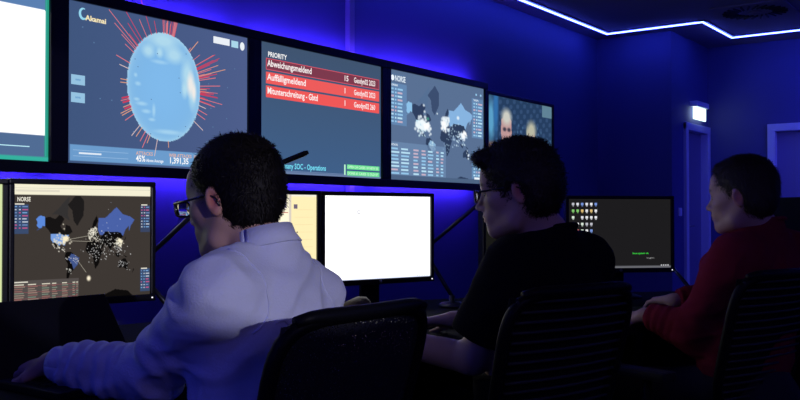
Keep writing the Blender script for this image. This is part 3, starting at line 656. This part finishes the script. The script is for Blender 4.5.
# ---------------------------------------------------------------- people: distance-field bodies turned into one continuous skin
def npv(p): return np.array(tuple(p), float)
class Field:
    def __init__(s, lo, hi, fine, step=.009, fstep=.0032):
        s.ax = []
        for a in range(3):
            c = [lo[a]]
            while c[-1] < hi[a]:
                x = c[-1]; st = fstep if any(f[0][a] <= x <= f[1][a] for f in fine) else step; c.append(x+st)
            s.ax.append(np.array(c))
        s.d = np.full([len(a) for a in s.ax], 1.0, np.float32)
    def _sub(s, lo, hi):
        sl = [slice(max(0, np.searchsorted(s.ax[a], lo[a])-1), np.searchsorted(s.ax[a], hi[a])+1) for a in range(3)]
        return sl, s.ax[0][sl[0]][:, None, None], s.ax[1][sl[1]][None, :, None], s.ax[2][sl[2]][None, None, :]
    def _merge(s, sl, n, k, op):
        c = s.d[tuple(sl)]
        if op == 'add': h = np.clip(k-np.abs(c-n), 0, None)/k; s.d[tuple(sl)] = np.minimum(c, n)-h*h*k*.25
        elif op == 'sub': n = -n; h = np.clip(k-np.abs(c-n), 0, None)/k; s.d[tuple(sl)] = np.maximum(c, n)+h*h*k*.25
    def cap(s, a, b, ra, rb, k=.02, op='add', wide=None, ws=1.0, bulge=0):
        a, b = npv(a), npv(b); m = max(ra, rb)*ws+bulge+k+.012
        sl, X, Y, Z = s._sub(np.minimum(a, b)-m, np.maximum(a, b)+m)
        if wide is not None:
            w_ = npv(wide); w_ = w_/np.linalg.norm(w_); q = 1/ws-1
            dw = (X-a[0])*w_[0]+(Y-a[1])*w_[1]+(Z-a[2])*w_[2]
            px, py, pz = X-a[0]+w_[0]*dw*q, Y-a[1]+w_[1]*dw*q, Z-a[2]+w_[2]*dw*q
            ab = b-a; ab = ab+w_*(ab@w_)*q
        else: px, py, pz = X-a[0], Y-a[1], Z-a[2]; ab = b-a
        L = ab@ab+1e-12; t = np.clip((px*ab[0]+py*ab[1]+pz*ab[2])/L, 0, 1)
        r = ra+(rb-ra)*t+bulge*4*t*(1-t)
        n = np.sqrt((px-t*ab[0])**2+(py-t*ab[1])**2+(pz-t*ab[2])**2)-r
        s._merge(sl, n, k, op)
    def ell(s, c, rad, R=None, k=.015, op='add'):
        c = npv(c); R = np.eye(3) if R is None else R; m = max(rad)+k+.01
        sl, X, Y, Z = s._sub(c-m, c+m); X, Y, Z = X-c[0], Y-c[1], Z-c[2]
        q = [(X*R[0, i]+Y*R[1, i]+Z*R[2, i]) for i in range(3)]
        k0 = np.sqrt(sum((q[i]/rad[i])**2 for i in range(3)))+1e-9; k1 = np.sqrt(sum((q[i]/rad[i]**2)**2 for i in range(3)))+1e-9
        s._merge(sl, k0*(k0-1)/k1, k, op)
    def cut(s, p, n, lo=None, hi=None, k=.004):          # remove the side the normal points to, inside a box
        p, n = npv(p), npv(n); n = n/np.linalg.norm(n)
        lo = [a[0] for a in s.ax] if lo is None else npv(lo); hi = [a[-1] for a in s.ax] if hi is None else npv(hi)
        sl, X, Y, Z = s._sub(lo, hi); s._merge(sl, -((X-p[0])*n[0]+(Y-p[1])*n[1]+(Z-p[2])*n[2]), k, 'sub')
    def mesh(s):
        d = s.d; ax = s.ax; I = (d < 0)
        cnt = np.zeros([n-1 for n in d.shape], np.uint8)
        for i in (0, 1):
            for j in (0, 1):
                for k in (0, 1): cnt += I[i:d.shape[0]-1+i, j:d.shape[1]-1+j, k:d.shape[2]-1+k]
        act = (cnt > 0) & (cnt < 8); ci = np.argwhere(act); idx = -np.ones(act.shape, np.int32); idx[act] = np.arange(len(ci))
        pos = np.zeros((len(ci), 3)); num = np.zeros(len(ci))
        cr = [(0,0,0),(1,0,0),(0,1,0),(1,1,0),(0,0,1),(1,0,1),(0,1,1),(1,1,1)]
        val = [d[ci[:, 0]+c[0], ci[:, 1]+c[1], ci[:, 2]+c[2]] for c in cr]
        for a, b in ((0,1),(2,3),(4,5),(6,7),(0,2),(1,3),(4,6),(5,7),(0,4),(1,5),(2,6),(3,7)):
            va, vb = val[a], val[b]; m = (va < 0) != (vb < 0); t = np.where(m, va/(va-vb+1e-20*(va == vb)), 0)
            for x in range(3):
                pa = ax[x][ci[:, x]+cr[a][x]]; pb = ax[x][ci[:, x]+cr[b][x]]; pos[:, x] += np.where(m, pa+(pb-pa)*t, 0)
            num += m
        pos /= num[:, None]; Q = []
        for x in range(3):
            y, z = [(1, 2), (2, 0), (0, 1)][x]
            s0 = [slice(None)]*3; s1 = [slice(None)]*3; s0[x] = slice(0, -1); s1[x] = slice(1, None)
            A, B = I[tuple(s0)], I[tuple(s1)]; e = np.argwhere(A != B); e = e[(e[:, y] > 0) & (e[:, z] > 0) & (e[:, y] < d.shape[y]-1) & (e[:, z] < d.shape[z]-1)]
            def at(oy, oz): q = e.copy(); q[:, y] += oy; q[:, z] += oz; return idx[q[:, 0], q[:, 1], q[:, 2]]
            q = np.stack([at(-1, -1), at(0, -1), at(0, 0), at(-1, 0)], 1); ins = A[e[:, 0], e[:, 1], e[:, 2]]
            q[~ins] = q[~ins][:, ::-1]; Q.append(q)
        return pos, np.concatenate(Q)
def relax(v, q, n=1, lam=.5):
    e = np.concatenate([q[:, [0, 1]], q[:, [1, 2]], q[:, [2, 3]], q[:, [3, 0]]])
    for _ in range(n):
        acc = np.zeros_like(v); c = np.zeros(len(v))
        for a, b in ((0, 1), (1, 0)):
            for x in range(3): acc[:, x] += np.bincount(e[:, a], v[e[:, b], x], len(v))
            c += np.bincount(e[:, a], minlength=len(v))
        v = v*(1-lam)+lam*acc/np.maximum(c, 1)[:, None]
    return v
def vnormals(v, q):
    n = np.cross(v[q[:, 2]]-v[q[:, 0]], v[q[:, 3]]-v[q[:, 1]]); o = np.zeros_like(v)
    for i in range(4):
        for x in range(3): o[:, x] += np.bincount(q[:, i], n[:, x], len(v))
    return o/(np.linalg.norm(o, axis=1, keepdims=True)+1e-12)
def fobj(name, v, q, m, base, parent=None, col=None):
    me = fastmesh(name, v-npv(base), q, True); me.materials.append(m)
    if col is not None:
        a = me.color_attributes.new('Col', 'FLOAT_COLOR', 'POINT'); c = np.ones((len(v), 4)); c[:, :3] = col; a.data.foreach_set('color', c.ravel())
    o = bpy.data.objects.new(name, me); COL.objects.link(o)
    if parent: o.parent = parent
    else: o.location = base
    return o
def frame3(fwd, up):                 # columns: right, forward, up
    f = npv(fwd); f /= np.linalg.norm(f); u = npv(up); u = u-f*(u@f); u /= np.linalg.norm(u); return np.stack([np.cross(f, u), f, u], 1)

def head_prims(F, c, R):
    g = lambda x, y, z: c+R@np.array((x, y, z))
    F.ell(g(0, -.014, .050), (.076, .097, .083), R, .02); F.ell(g(0, .012, .010), (.071, .084, .085), R, .03)
    F.ell(g(0, .040, -.030), (.056, .056, .078), R, .03)
    F.cap(g(0, .030, -.070), g(0, .070, -.092), .036, .018, .03); F.ell(g(0, .076, -.098), (.021, .018, .015), R, .02)
    for s in (-1, 1):
        F.cap(g(s*.052, -.005, -.040), g(s*.045, .020, -.078), .014, .014, .03); F.cap(g(s*.045, .020, -.078), g(s*.014, .074, -.100), .014, .011, .025)
        F.ell(g(s*.044, .058, -.016), (.018, .022, .014), R, .025)
        F.ell(g(s*.031, .100, .006), (.017, .016, .012), R, .014, 'sub')
        F.ell(g(s*.031, .078, .005), (.0155, .0140, .012), R, .006)
    F.cap(g(-.032, .084, .024), g(.032, .084, .024), .010, .010, .018)
    F.ell(g(0, .075, .050), (.050, .026, .040), R, .03)
    F.cap(g(0, .092, .014), g(0, .113, -.026), .0065, .0095, .012); F.ell(g(0, .117, -.031), (.010, .010, .009), R, .008)
    for s in (-1, 1): F.ell(g(s*.012, .104, -.035), (.008, .010, .007), R, .007)
    F.ell(g(0, .084, -.060), (.030, .018, .024), R, .02)
    F.ell(g(0, .100, -.0565), (.021, .0085, .0055), R, .006); F.ell(g(0, .098, -.068), (.018, .0085, .0065), R, .006)
    F.cap(g(-.022, .104, -.0622), g(.022, .104, -.0622), .0012, .0012, .003, 'sub')
    for s in (-1, 1):
        Re = R@np.array(Matrix.Rotation(math.radians(-s*20), 3, 'Z'))@np.array(Matrix.Rotation(math.radians(-12), 3, 'X'))
        ec = g(s*.079, -.006, -.002)
        F.ell(ec, (.0075, .018, .032), Re, .005)
        F.ell(ec+Re@np.array((s*.0075, .002, .003)), (.0055, .0105, .020), Re, .004, 'sub')
        F.ell(ec+Re@np.array((s*.002, .001, -.022)), (.005, .009, .009), Re, .005)
def hand_prims(F, wr, dr, up, side, curl, splay=1.0):
    d = npv(dr); d /= np.linalg.norm(d); u = npv(up); u = u-d*(u@d); u /= np.linalg.norm(u); a = np.cross(d, u)*side     # a: towards the thumb
    wr = npv(wr)
    for i, (off, ln, rr) in enumerate(((.030, .088, .0105), (.010, .092, .011), (-.010, .088, .0105), (-.028, .080, .0095))):
        k = wr+d*ln+a*off-u*.002*abs(i-1.3); F.cap(wr+a*off*.55+d*.012, k, .015, rr+.002, .016)
        segs = ((.040, .025, .021), (.044, .028, .022), (.041, .026, .021), (.032, .020, .018))[i]
        ang = math.radians(curl*.45); p = k; r = rr-.0012; dirv = d+a*off*1.6*splay; dirv /= np.linalg.norm(dirv)
        for j, L in enumerate(segs):
            v = dirv*math.cos(ang)-u*math.sin(ang); q = p+v*L; F.cap(p, q, r, r-.0009, .004); p = q; r -= .0009; ang += math.radians(curl*(1.0 if j == 0 else .6))+.06*i*.2
    p0 = wr+a*.022+d*.025-u*.006; p1 = p0+(a*.62+d*.68-u*.25)*.038; p2 = p1+(a*.30+d*.92-u*.2)*.033; p3 = p2+(a*.02+d*.97-u*.2)*.026
    F.cap(p0, p1, .014, .0115, .014); F.cap(p1, p2, .0108, .0098, .006); F.cap(p2, p3, .0098, .0080, .005)
def person(label, head, hdir, hpitch, neck, bdir, span, shz, elb, wri, hdr, pelvis, legdir, st):
    base = V(pelvis[0], pelvis[1], 0); c = npv(V(*head)); hd = D(*hdir).normalized(); fw_ = hd*math.cos(hpitch)+Vector((0, 0, math.sin(hpitch)))
    R = frame3(fw_, (0, 0, 1)); g = lambda x, y, z: c+R@np.array((x, y, z))
    nk = npv(V(*neck)); bd = npv(D(*bdir).normalized()); lf = np.cross((0, 0, 1), bd)          # lf: the person's left
    Z = np.array((0, 0, 1.)); sc = np.array((nk[0], nk[1], 0))+bd*.005
    sh = {1: sc+lf*span+Z*shz[0], -1: sc-lf*span+Z*shz[1]}
    E = {1: npv(V(*elb[0])), -1: npv(V(*elb[1]))}; W = {1: npv(V(*wri[0])), -1: npv(V(*wri[1]))}
    pv = npv(V(*pelvis)); ld = npv(D(*legdir).normalized()); ll = np.cross((0, 0, 1), ld); chest = np.array((nk[0], nk[1], 0))*.80+np.array((pv[0], pv[1], 0))*.20+Z*.94+bd*.035
    waist = chest*.42+pv*.58+Z*.012-bd*.01; hips = {s: pv+ll*s*.095 for s in (1, -1)}; knee = {s: hips[s]+ld*.44+ll*s*.05-Z*.02 for s in (1, -1)}
    ank = {s: knee[s]-ld*.06-Z*(knee[s][2]-.09) for s in (1, -1)}
    handd = {1: npv(D(*hdr[0], 0))+Z*hdr[2], -1: npv(D(*hdr[1], 0))+Z*hdr[2]}
    allp = np.array([c+Z*.17, c-.16, c+.16, *sh.values(), *E.values(), *W.values(), *[W[s]+handd[s]*.2 for s in (1, -1)], *knee.values(), *[a+ld*.2 for a in ank.values()], pv-ld*.16, pv+ll*.2, pv-ll*.2])
    lo, hi = allp.min(0)-.13, allp.max(0)+.13; lo[2] = -.01
    def trunk(F, o, sleeve=None, nb=True):
        F.cap(pv, waist, .108+o, .104+o, .04, wide=lf, ws=1.42); F.cap(waist, chest, .104+o, .118+o, .06, wide=lf, ws=1.38)
        F.cap(chest+Z*.02, chest+Z*.045-bd*.01, .106+o, .080+o, .05, wide=lf, ws=1.45)
        F.cap(sh[1]-Z*.005, sh[-1]-Z*.005, .042+o, .042+o, .05); F.cap(sh[1]*.6+sh[-1]*.4-Z*.10-bd*.02, sh[-1]*.6+sh[1]*.4-Z*.10-bd*.02, .080+o, .080+o, .06)
        for s in (1, -1):
            F.ell(sh[s]-Z*.016, (.052+o, .052+o, .058+o), None, .045); F.cap(nk*.93+g(0, -.02, -.05)*.07+Z*.01, sh[s]+Z*.012-lf*s*.03, .026+o, .028+o, .045)
    # skin
    F = Field(lo, hi, [(c-.155, c+.165)]+[(W[s]-.14, W[s]+handd[s]*.22+.06) for s in (1, -1)])
    trunk(F, -.004)
    nt_ = g(0, -.022, -.045); F.cap(nk-Z*.03, nt_, .056, .054, .035); F.cap(nk+bd*.03-Z*.02, g(0, .01, -.065), .040, .040, .03)
    for s in (1, -1):
        F.cap(sh[s], E[s], .048, .038, .03, bulge=.004); F.cap(E[s], W[s], .040, .024, .02, bulge=.005); F.ell(W[s], (.026, .026, .021), None, .015)
        F.cap(hips[s], knee[s], .080, .052, .05); F.cap(knee[s], ank[s], .048, .032, .03, bulge=.012); F.cap(ank[s]-Z*.035, ank[s]-Z*.045+ld*.13, .034, .028, .03)
    head_prims(F, c, R)
    for s in (1, -1): hand_prims(F, W[s], handd[s], Z+lf*s*st.get('roll', .25), -s if True else s, st['curl'])
    v, q = F.mesh(); v = relax(v, q, 1, .35)
    L = (v-c)@R; tone = np.array(st['skin']); col = np.tile(tone, (len(v), 1)); nrm = np.linalg.norm
    def mixin(k, t): 
        nonlocal col; k = np.clip(k, 0, 1)[:, None]; col = col*(1-k)+np.array(t)*k
    hm = nrm(L, axis=1) < .19
    mixin(hm*(1.5-nrm((L-[0, .105, -.062])/[.024, .018, .014], axis=1)*1.2), tone*[.85, .5, .5])
    mixin(hm*(.8-nrm((L-[0, .06, -.085])/[.075, .07, .055], axis=1)*.7)*st.get('stubble', .3)*2.0, tone*.42)
    for s in (-1, 1):
        mixin(hm*(1.3-nrm((L-[s*.031, .098, .0275])/[.020, .02, .0055], axis=1))*1.5, (.03, .02, .015))
        mixin(hm*(1.2-nrm((L-[s*.080, -.006, -.002])/[.014, .022, .036], axis=1))*.9, tone*[1.25, .62, .58])
        mixin(hm*(1.3-nrm((L-[s*.031, .1, .004])/[.0135, .022, .0065], axis=1))*1.6, (.10, .08, .08))
    body = fobj('person', v, q, M['skin'], base, None, col); tag(body, label, 'person')
    # eyes
    for s in (-1, 1):
        e = MB(); e.lathe([(.0001, .0125), (.006, .0110), (.0105, .0065), (.012, 0), (.0105, -.0065), (.006, -.011), (.0001, -.0125)], (0, 0, 0), 16)
        e.v = [tuple(np.array(g(s*.031, .0825, .003))-npv(base)+R@np.array((p[0], p[2], p[1]*.62))) for p in e.v]; eo = e.build('eye', M['eye'], body)
        ir = MB(); ir.lathe([(.0056, -.001), (.0056, 0), (.0035, .0012), (.0001, .0016)], (0, 0, 0), 14)
        ir.v = [tuple(np.array(g(s*.031, .0935, .0015))-npv(base)+R@np.array((p[0], p[2], p[1]*.8))) for p in ir.v]; ir.build('iris', M['iris'], eo)
    # hair: shell plus fine strands
    hp = st['hair']; F = Field(c-.17, c+.19, [(c-.2, c+.2)], .004, .004); o = hp['o']
    F.ell(g(0, -.014+hp.get('back', 0), .052), (.077+o, .099+o, .084+o*1.25), R, .01); F.ell(g(0, -.030, .0), (.070+o*.9, .074+o, .080), R, .03)
    for a in hp.get('add', ()): F.ell(g(*a[0]), a[1], R, .02)
    hl = hp['line']                                     # forehead height
    F.ell(g(0, .130, hl-.088), (.085, .070, .098), R, .012, 'sub'); F.ell(g(0, .085, -.085), (.12, .075, .10), R, .012, 'sub')
    for s in (-1, 1):
        F.ell(g(s*.082, .003, -.008), (.030, .022, .036), R, .008, 'sub'); F.ell(g(s*.075, .035, -.060), (.04, .050, .045), R, .008, 'sub')
    F.cut(g(0, -.02, hp.get('nape', -.072)), R@np.array((0, .25, -1.)))
    v, q = F.mesh(); v = relax(v, q, 1, .4); n = vnormals(v, q); L = (v-c)@R
    amp = hp['amp']; fr_ = hp['freq']
    dsp = np.array([noise.fractal(Vector((p[0]*fr_, p[1]*fr_*.6, p[2]*fr_)), 1.0, 2.0, 3) for p in L]); v = v+n*(dsp*amp)[:, None]
    verts = v.tolist(); faces = q.tolist()
    r_ = random.Random(hp['seed']); lens = hp['len']; tipv = []; tipf = []
    cw = npv(D(0, 1)); 
    for _ in range(hp['n']):
        i = r_.randrange(len(v)); p = v[i]; nn = n[i]; l = L[i]
        flow = R@np.array((l[0]*2.2, -.12 if l[2] < .10 else .10*hp.get('fwd', 1), -.10-max(0, .08-l[2])*3 if l[2] < .10 else .0)); flow = flow-nn*(flow@nn); flow /= (nrm(flow)+1e-6)
        rv = np.array([r_.gauss(0, 1) for _ in range(3)]); flow = flow+rv*hp['mess']; flow = flow-nn*(flow@nn)*.7; flow /= nrm(flow)+1e-6
        ln = lens*r_.uniform(.5, 1.3); sd = np.cross(nn, flow)*.0011; lift = hp['lift']; b0 = len(v)+len(tipv)
        curl_ = hp.get('curly', 0)*r_.uniform(.5, 1.3)
        p0 = p-nn*.002; p1 = p+flow*ln*.5+nn*ln*lift; p2 = p+flow*ln*(1-.3*curl_)+nn*ln*(lift*.9-.5*curl_)+np.cross(nn, flow)*ln*.3*curl_*r_.choice((-1, 1))
        tipv += [p0-sd, p0+sd, p1+sd*.8, p1-sd*.8, p2+sd*.2, p2-sd*.2]; tipf += [(b0, b0+1, b0+2, b0+3), (b0+3, b0+2, b0+4, b0+5)]
    v2 = np.concatenate([v, np.array(tipv)]); q2 = np.concatenate([q, np.array(tipf, int)])
    fobj('hair', v2, q2, M[hp['mat']], base, body)
    # clothes
    F = Field(lo, hi, [], .0062, .0062); o = st['loose']; slv = st['sleeve']
    trunk(F, .009+o); F.cap(nk-Z*.02, nk*.75+nt_*.25, .062+.2*o, .060, .03)
    for s in (1, -1):
        a = st['arm']
        if slv >= 2:
            cuffp = W[s]-(W[s]-E[s])/nrm(W[s]-E[s])*.012
            F.cap(sh[s], E[s], .058+o+a, .050+o+a, .035, bulge=.004); F.cap(E[s], cuffp, .050+o+a, .032+a, .03, bulge=.004)
        else:
            e_ = sh[s]+(E[s]-sh[s])*slv; F.cap(sh[s], e_, .060+o+a, .062+o+a, .035)
    F.cut(pv-Z*.03, (0, 0, -1.)); up_ = (nt_-nk); up_ /= nrm(up_); kk = st['neckcut']
    NN = Z+bd*.20+up_*.15; NN /= nrm(NN); F.cut(nk+Z*kk, NN, nk-[.11, .11, .05], nk+.12)
    if slv < 2:
        for s in (1, -1):
            ax_ = (E[s]-sh[s])/nrm(E[s]-sh[s]); e_ = sh[s]+ax_*nrm(E[s]-sh[s])*slv; F.cut(e_, ax_, e_-.085, e_+.085)
    else:
        for s in (1, -1):
            ax_ = (W[s]-E[s])/nrm(W[s]-E[s]); e_ = W[s]-ax_*.010; F.cut(e_, ax_, e_-.05, e_+.05)
    v, q = F.mesh(); v = relax(v, q, 3, .5); n = vnormals(v, q)
    fa = st['fold']; LL = v-npv(base); u1 = LL@lf; u2 = LL@bd
    def seg_t(a, b): ab = b-a; t = np.clip(((v-a)@ab)/(ab@ab), 0, 1); return t, nrm(v-a-t[:, None]*ab, axis=1)
    ds = np.zeros(len(v))
    ns = np.array([noise.fractal(Vector((a*5, b*5, z*11)), 1.0, 2.0, 3) for a, b, z in zip(u1, u2, LL[:, 2])]); rid = (1-np.abs(ns)*2.4)
    dg = np.array([noise.fractal(Vector(((a*.7+z*.7)*14, (a*.7-z*.7)*4.5+7, b*5)), 1.0, 2.0, 2) for a, b, z in zip(u1, u2, LL[:, 2])]); rid2 = np.clip(1-np.abs(dg)*3.2, -.2, 1)
    ns2 = np.array([noise.noise(Vector((a*9+b*9+z*7, z*3+4, b*4))) for a, b, z in zip(u1, u2, LL[:, 2])])
    ds += fa*(.35*rid+.5*ns2+.75*rid2)
    for s in (1, -1):
        t, dd = seg_t(sh[s], E[s]); arm = np.clip((.09-dd)/.03, 0, 1)*np.clip(t*3, 0, 1)
        ds += fa*.35*arm*np.sin(t*34+ns*5+u1*22)*np.clip(t*1.4, 0, 1)
        if slv >= 2:
            t2, d2 = seg_t(E[s], W[s]); fa2 = np.clip((.08-d2)/.03, 0, 1)*np.clip(t2*6, 0, 1)*np.clip((1-t2)*8, 0, 1); ds += fa*.35*fa2*np.sin(t2*40+ns*4)
    v = v+n*ds[:, None]; v = relax(v, q, 1, .3)
    cl = fobj(st['top'], v, q, M[st['topm']], base, body)
    bvh = BVHTree.FromPolygons([tuple(p) for p in v], q.tolist())
    def seam(pts, r=.0022, name='seam', m=None):
        out = []
        for p in pts:
            hit = bvh.find_nearest(Vector(p))
            if hit[0] is not None: out.append(hit[0]+hit[1]*.0005-Vector(base))
        MB().tube(out, r, 6).build(name, M[m or st['topm']], cl)
    up3 = up_
    def ring(cen, axn, rw, rd, h, flare, th, a0=0, a1=2*math.pi, back=lf, N=40, drop=0):
        axn = npv(axn)/nrm(axn); x_ = back-axn*(back@axn); x_ /= nrm(x_); y_ = np.cross(axn, x_)
        gr = []
        for i in range(N+1):
            a = a0+(a1-a0)*i/N; row = []
            for t, (hh, ff) in enumerate(((0, 0), (.5, .25), (1, 1))):
                row.append(cen+x_*math.cos(a)*(rw+flare*ff)+y_*math.sin(a)*(rd+flare*ff)+axn*h*hh-npv(base)+axn*drop*math.cos(a)*0)
            gr.append(row)
        MBx = MB(); MBx.sheet(gr, th); return MBx
    if st.get('collar'):
        cc = nk+Z*.006+bd*.004
        ring(cc, NN, .063, .061, .040, -.003, .003, .0, 2*math.pi).build('collar_stand', M[st['topm']], cl)
        ring(cc+NN*.038, -NN, .062, .060, .040, .013, .003, math.pi*.0, math.pi*2).build('collar_fold', M[st['topm']], cl)
        for s in (1, -1):
            dj = sh[s]-lf*s*.012
            seam([dj+np.array((0, 0, 0))+(-bd*math.cos(t)*.09+Z*math.sin(t)*.09)-lf*s*(.028*math.cos(t)) for t in np.linspace(-1.0, 1.5, 16)])
            ax_ = (W[s]-E[s])/nrm(W[s]-E[s]); ring(W[s]-ax_*.068, ax_, .038, .038, .060, -.002, .003, back=lf).build('cuff', M[st['topm']], cl)
        seam([sh[1]*(1-t)+sh[-1]*t-bd*.16-Z*.045 for t in np.linspace(.06, .94, 24)])
    else:
        cc = nk+Z*(kk-.004)
        rb_ = []
        x_ = lf; y_ = np.cross(NN, lf); y_ /= nrm(y_)
        pts_ = [cc+x_*math.cos(a)*.064+y_*math.sin(a)*.062-npv(base) for a in np.linspace(0, 2*math.pi, 40)]
        MB().tube(pts_, .0075, 8, False).build('neckband', M[st['topm']], cl)
    # trousers and shoes
    F = Field(lo, np.array((hi[0], hi[1], .78)), [], .009, .009); F.cap(pv-Z*.0, waist*.5+pv*.5, .120, .116, .04, wide=lf, ws=1.38)
    F.ell(pv-ld*.03, (.16, .16, .12), None, .04)
    for s in (1, -1): F.cap(hips[s], knee[s], .094, .066, .05); F.cap(knee[s], ank[s]-Z*.0, .064, .056, .04)
    F.cut(pv+Z*.10, Z)
    v, q = F.mesh(); v = relax(v, q, 3); n = vnormals(v, q); ds = np.array([noise.fractal(Vector(p)*12, 1., 2., 2) for p in v])*.004; fobj('trousers', v+n*ds[:, None], q, M['trousers'], base, body)
    for s in (1, -1):
        A = ank[s]; F = Field(A-[.2, .2, .1], A+[.2, .2, .04], [], .006, .006); F.cap(A-Z*.045-ld*.04, A-Z*.055+ld*.15, .042, .036, .03); F.cap(A-Z*.0, A-Z*.045, .042, .044, .03); F.cut((0, 0, .004), (0, 0, -1.)); F.cut(A+Z*.02, Z)
        v, q = F.mesh(); fobj('shoe', relax(v, q, 1), q, M['shoe'], base, body)
    # glasses
    if st.get('glasses'):
        G = lambda x, y, z: Vector(tuple(g(x, y, z)-npv(base)))
        gm = MB(); zc = st.get('gz', .000); yc = st.get('gy', .116)
        for s in (-1, 1):
            rim = []
            for i in range(25):
                a = 2*math.pi*i/24; ca, sa = math.cos(a), math.sin(a); x = .025*math.copysign(abs(ca)**.6, ca); z = .0165*math.copysign(abs(sa)**.6, sa)
                rim.append(G(s*.034+x, yc-.10*(abs(s*.034+x))**1.25*1.0, zc+z-.002))
            gm.tube(rim, .0022, 8, False)
            gm.tube([G(s*.058, yc-.006, zc+.008), G(s*.070, yc-.012, zc+.008), G(s*.0775, .06, zc+.010), G(s*.082, .005, zc+.014), G(s*.082, -.012, zc+.006), G(s*.081, -.022, zc-.012)], [.003, .003, .0026, .0024, .0022, .002], 8)
        gm.tube([G(-.010, yc-.002, zc+.004), G(0, yc+.002, zc+.007), G(.010, yc-.002, zc+.004)], .002, 8)
        go = gm.build('glasses', M['frame'], body)
        for s in (-1, 1):
            lm = MB(); lm.sheet([[G(s*.034+x, yc-.10*(abs(s*.034+x))**1.25, zc+z-.002) for z in (-.015, 0, .015)] for x in (-.022, -.01, .01, .022)], .001); lm.build('lens', M['lens'], go)
    return body

person('man in a pale lavender shirt and glasses, seen from behind, typing on the laptop',
    (-.350, 1.918, 1.178), (-.883, .469), -.12, (-.276, 1.890, 1.074), (-.86, .51), .142, (.995, .965),
    ((-.528, 1.90, .810), (-.34, 2.12, .845)), ((-.764, 1.985, .822), (-.575, 2.16, .825)), ((-.70, .71), (-.97, .1), -.14), (-.265, 1.865, .555), (-.80, .60),
    dict(skin=(.46, .27, .22), stubble=.6, curl=34, loose=.004, sleeve=2, arm=.004, fold=.009, neckcut=.014, top='shirt', topm='shirt', collar=True, glasses=True, gy=.120, gz=-.002,
         hair=dict(o=.006, back=.003, line=.098, mat='hair1', n=9000, len=.014, lift=.2, mess=.5, amp=.003, freq=26, seed=1, nape=-.080)))
person('man in a black t-shirt and glasses, curly dark hair, looking down in profile',
    (.325, 2.426, 1.210), (-.961, .276), -.10, (.417, 2.452, 1.090), (-.75, .66), .168, (1.008, 1.012),
    ((.185, 2.335, .775), (.40, 2.78, .835)), ((-.055, 2.47, .812), (.175, 2.90, .812)), ((-.75, .66), (-.9, .4), -.12), (.34, 2.40, .555), (-.65, .76),
    dict(skin=(.55, .34, .29), stubble=.2, curl=30, loose=.012, sleeve=.80, arm=.010, fold=.0045, neckcut=.022, top='shirt', topm='tee', glasses=True, gy=.117,
         hair=dict(o=.009, line=.096, mat='hair2', n=12000, len=.022, lift=.28, mess=.95, amp=.008, freq=22, seed=2, nape=-.072, curly=.8, back=.010, add=(((0, .085, .094), (.06, .036, .028)), ((0, -.075, .03), (.068, .03, .05))))))
person('young man in a dark red sweater with short brown hair, hands on the keyboard',
    (1.150, 3.013, 1.206), (-.799, .602), -.05, (1.232, 3.035, 1.096), (-.643, .766), .168, (1.005, 1.01),
    ((.985, 2.985, .760), (1.24, 3.30, .835)), ((.850, 3.12, .800), (1.005, 3.29, .835)), ((-.30, .90), (-.42, .85), -.10), (1.13, 3.0, .555), (-.60, .80),
    dict(skin=(.52, .33, .30), stubble=.0, curl=34, loose=.012, sleeve=2, arm=.009, fold=.006, neckcut=.032, top='sweater', topm='sweater',
         hair=dict(o=.006, back=.004, line=.084, mat='hair3', n=9000, len=.018, lift=.22, mess=.35, amp=.003, freq=24, seed=3, nape=-.070, add=(((.02, .062, .100), (.05, .032, .022)),))))
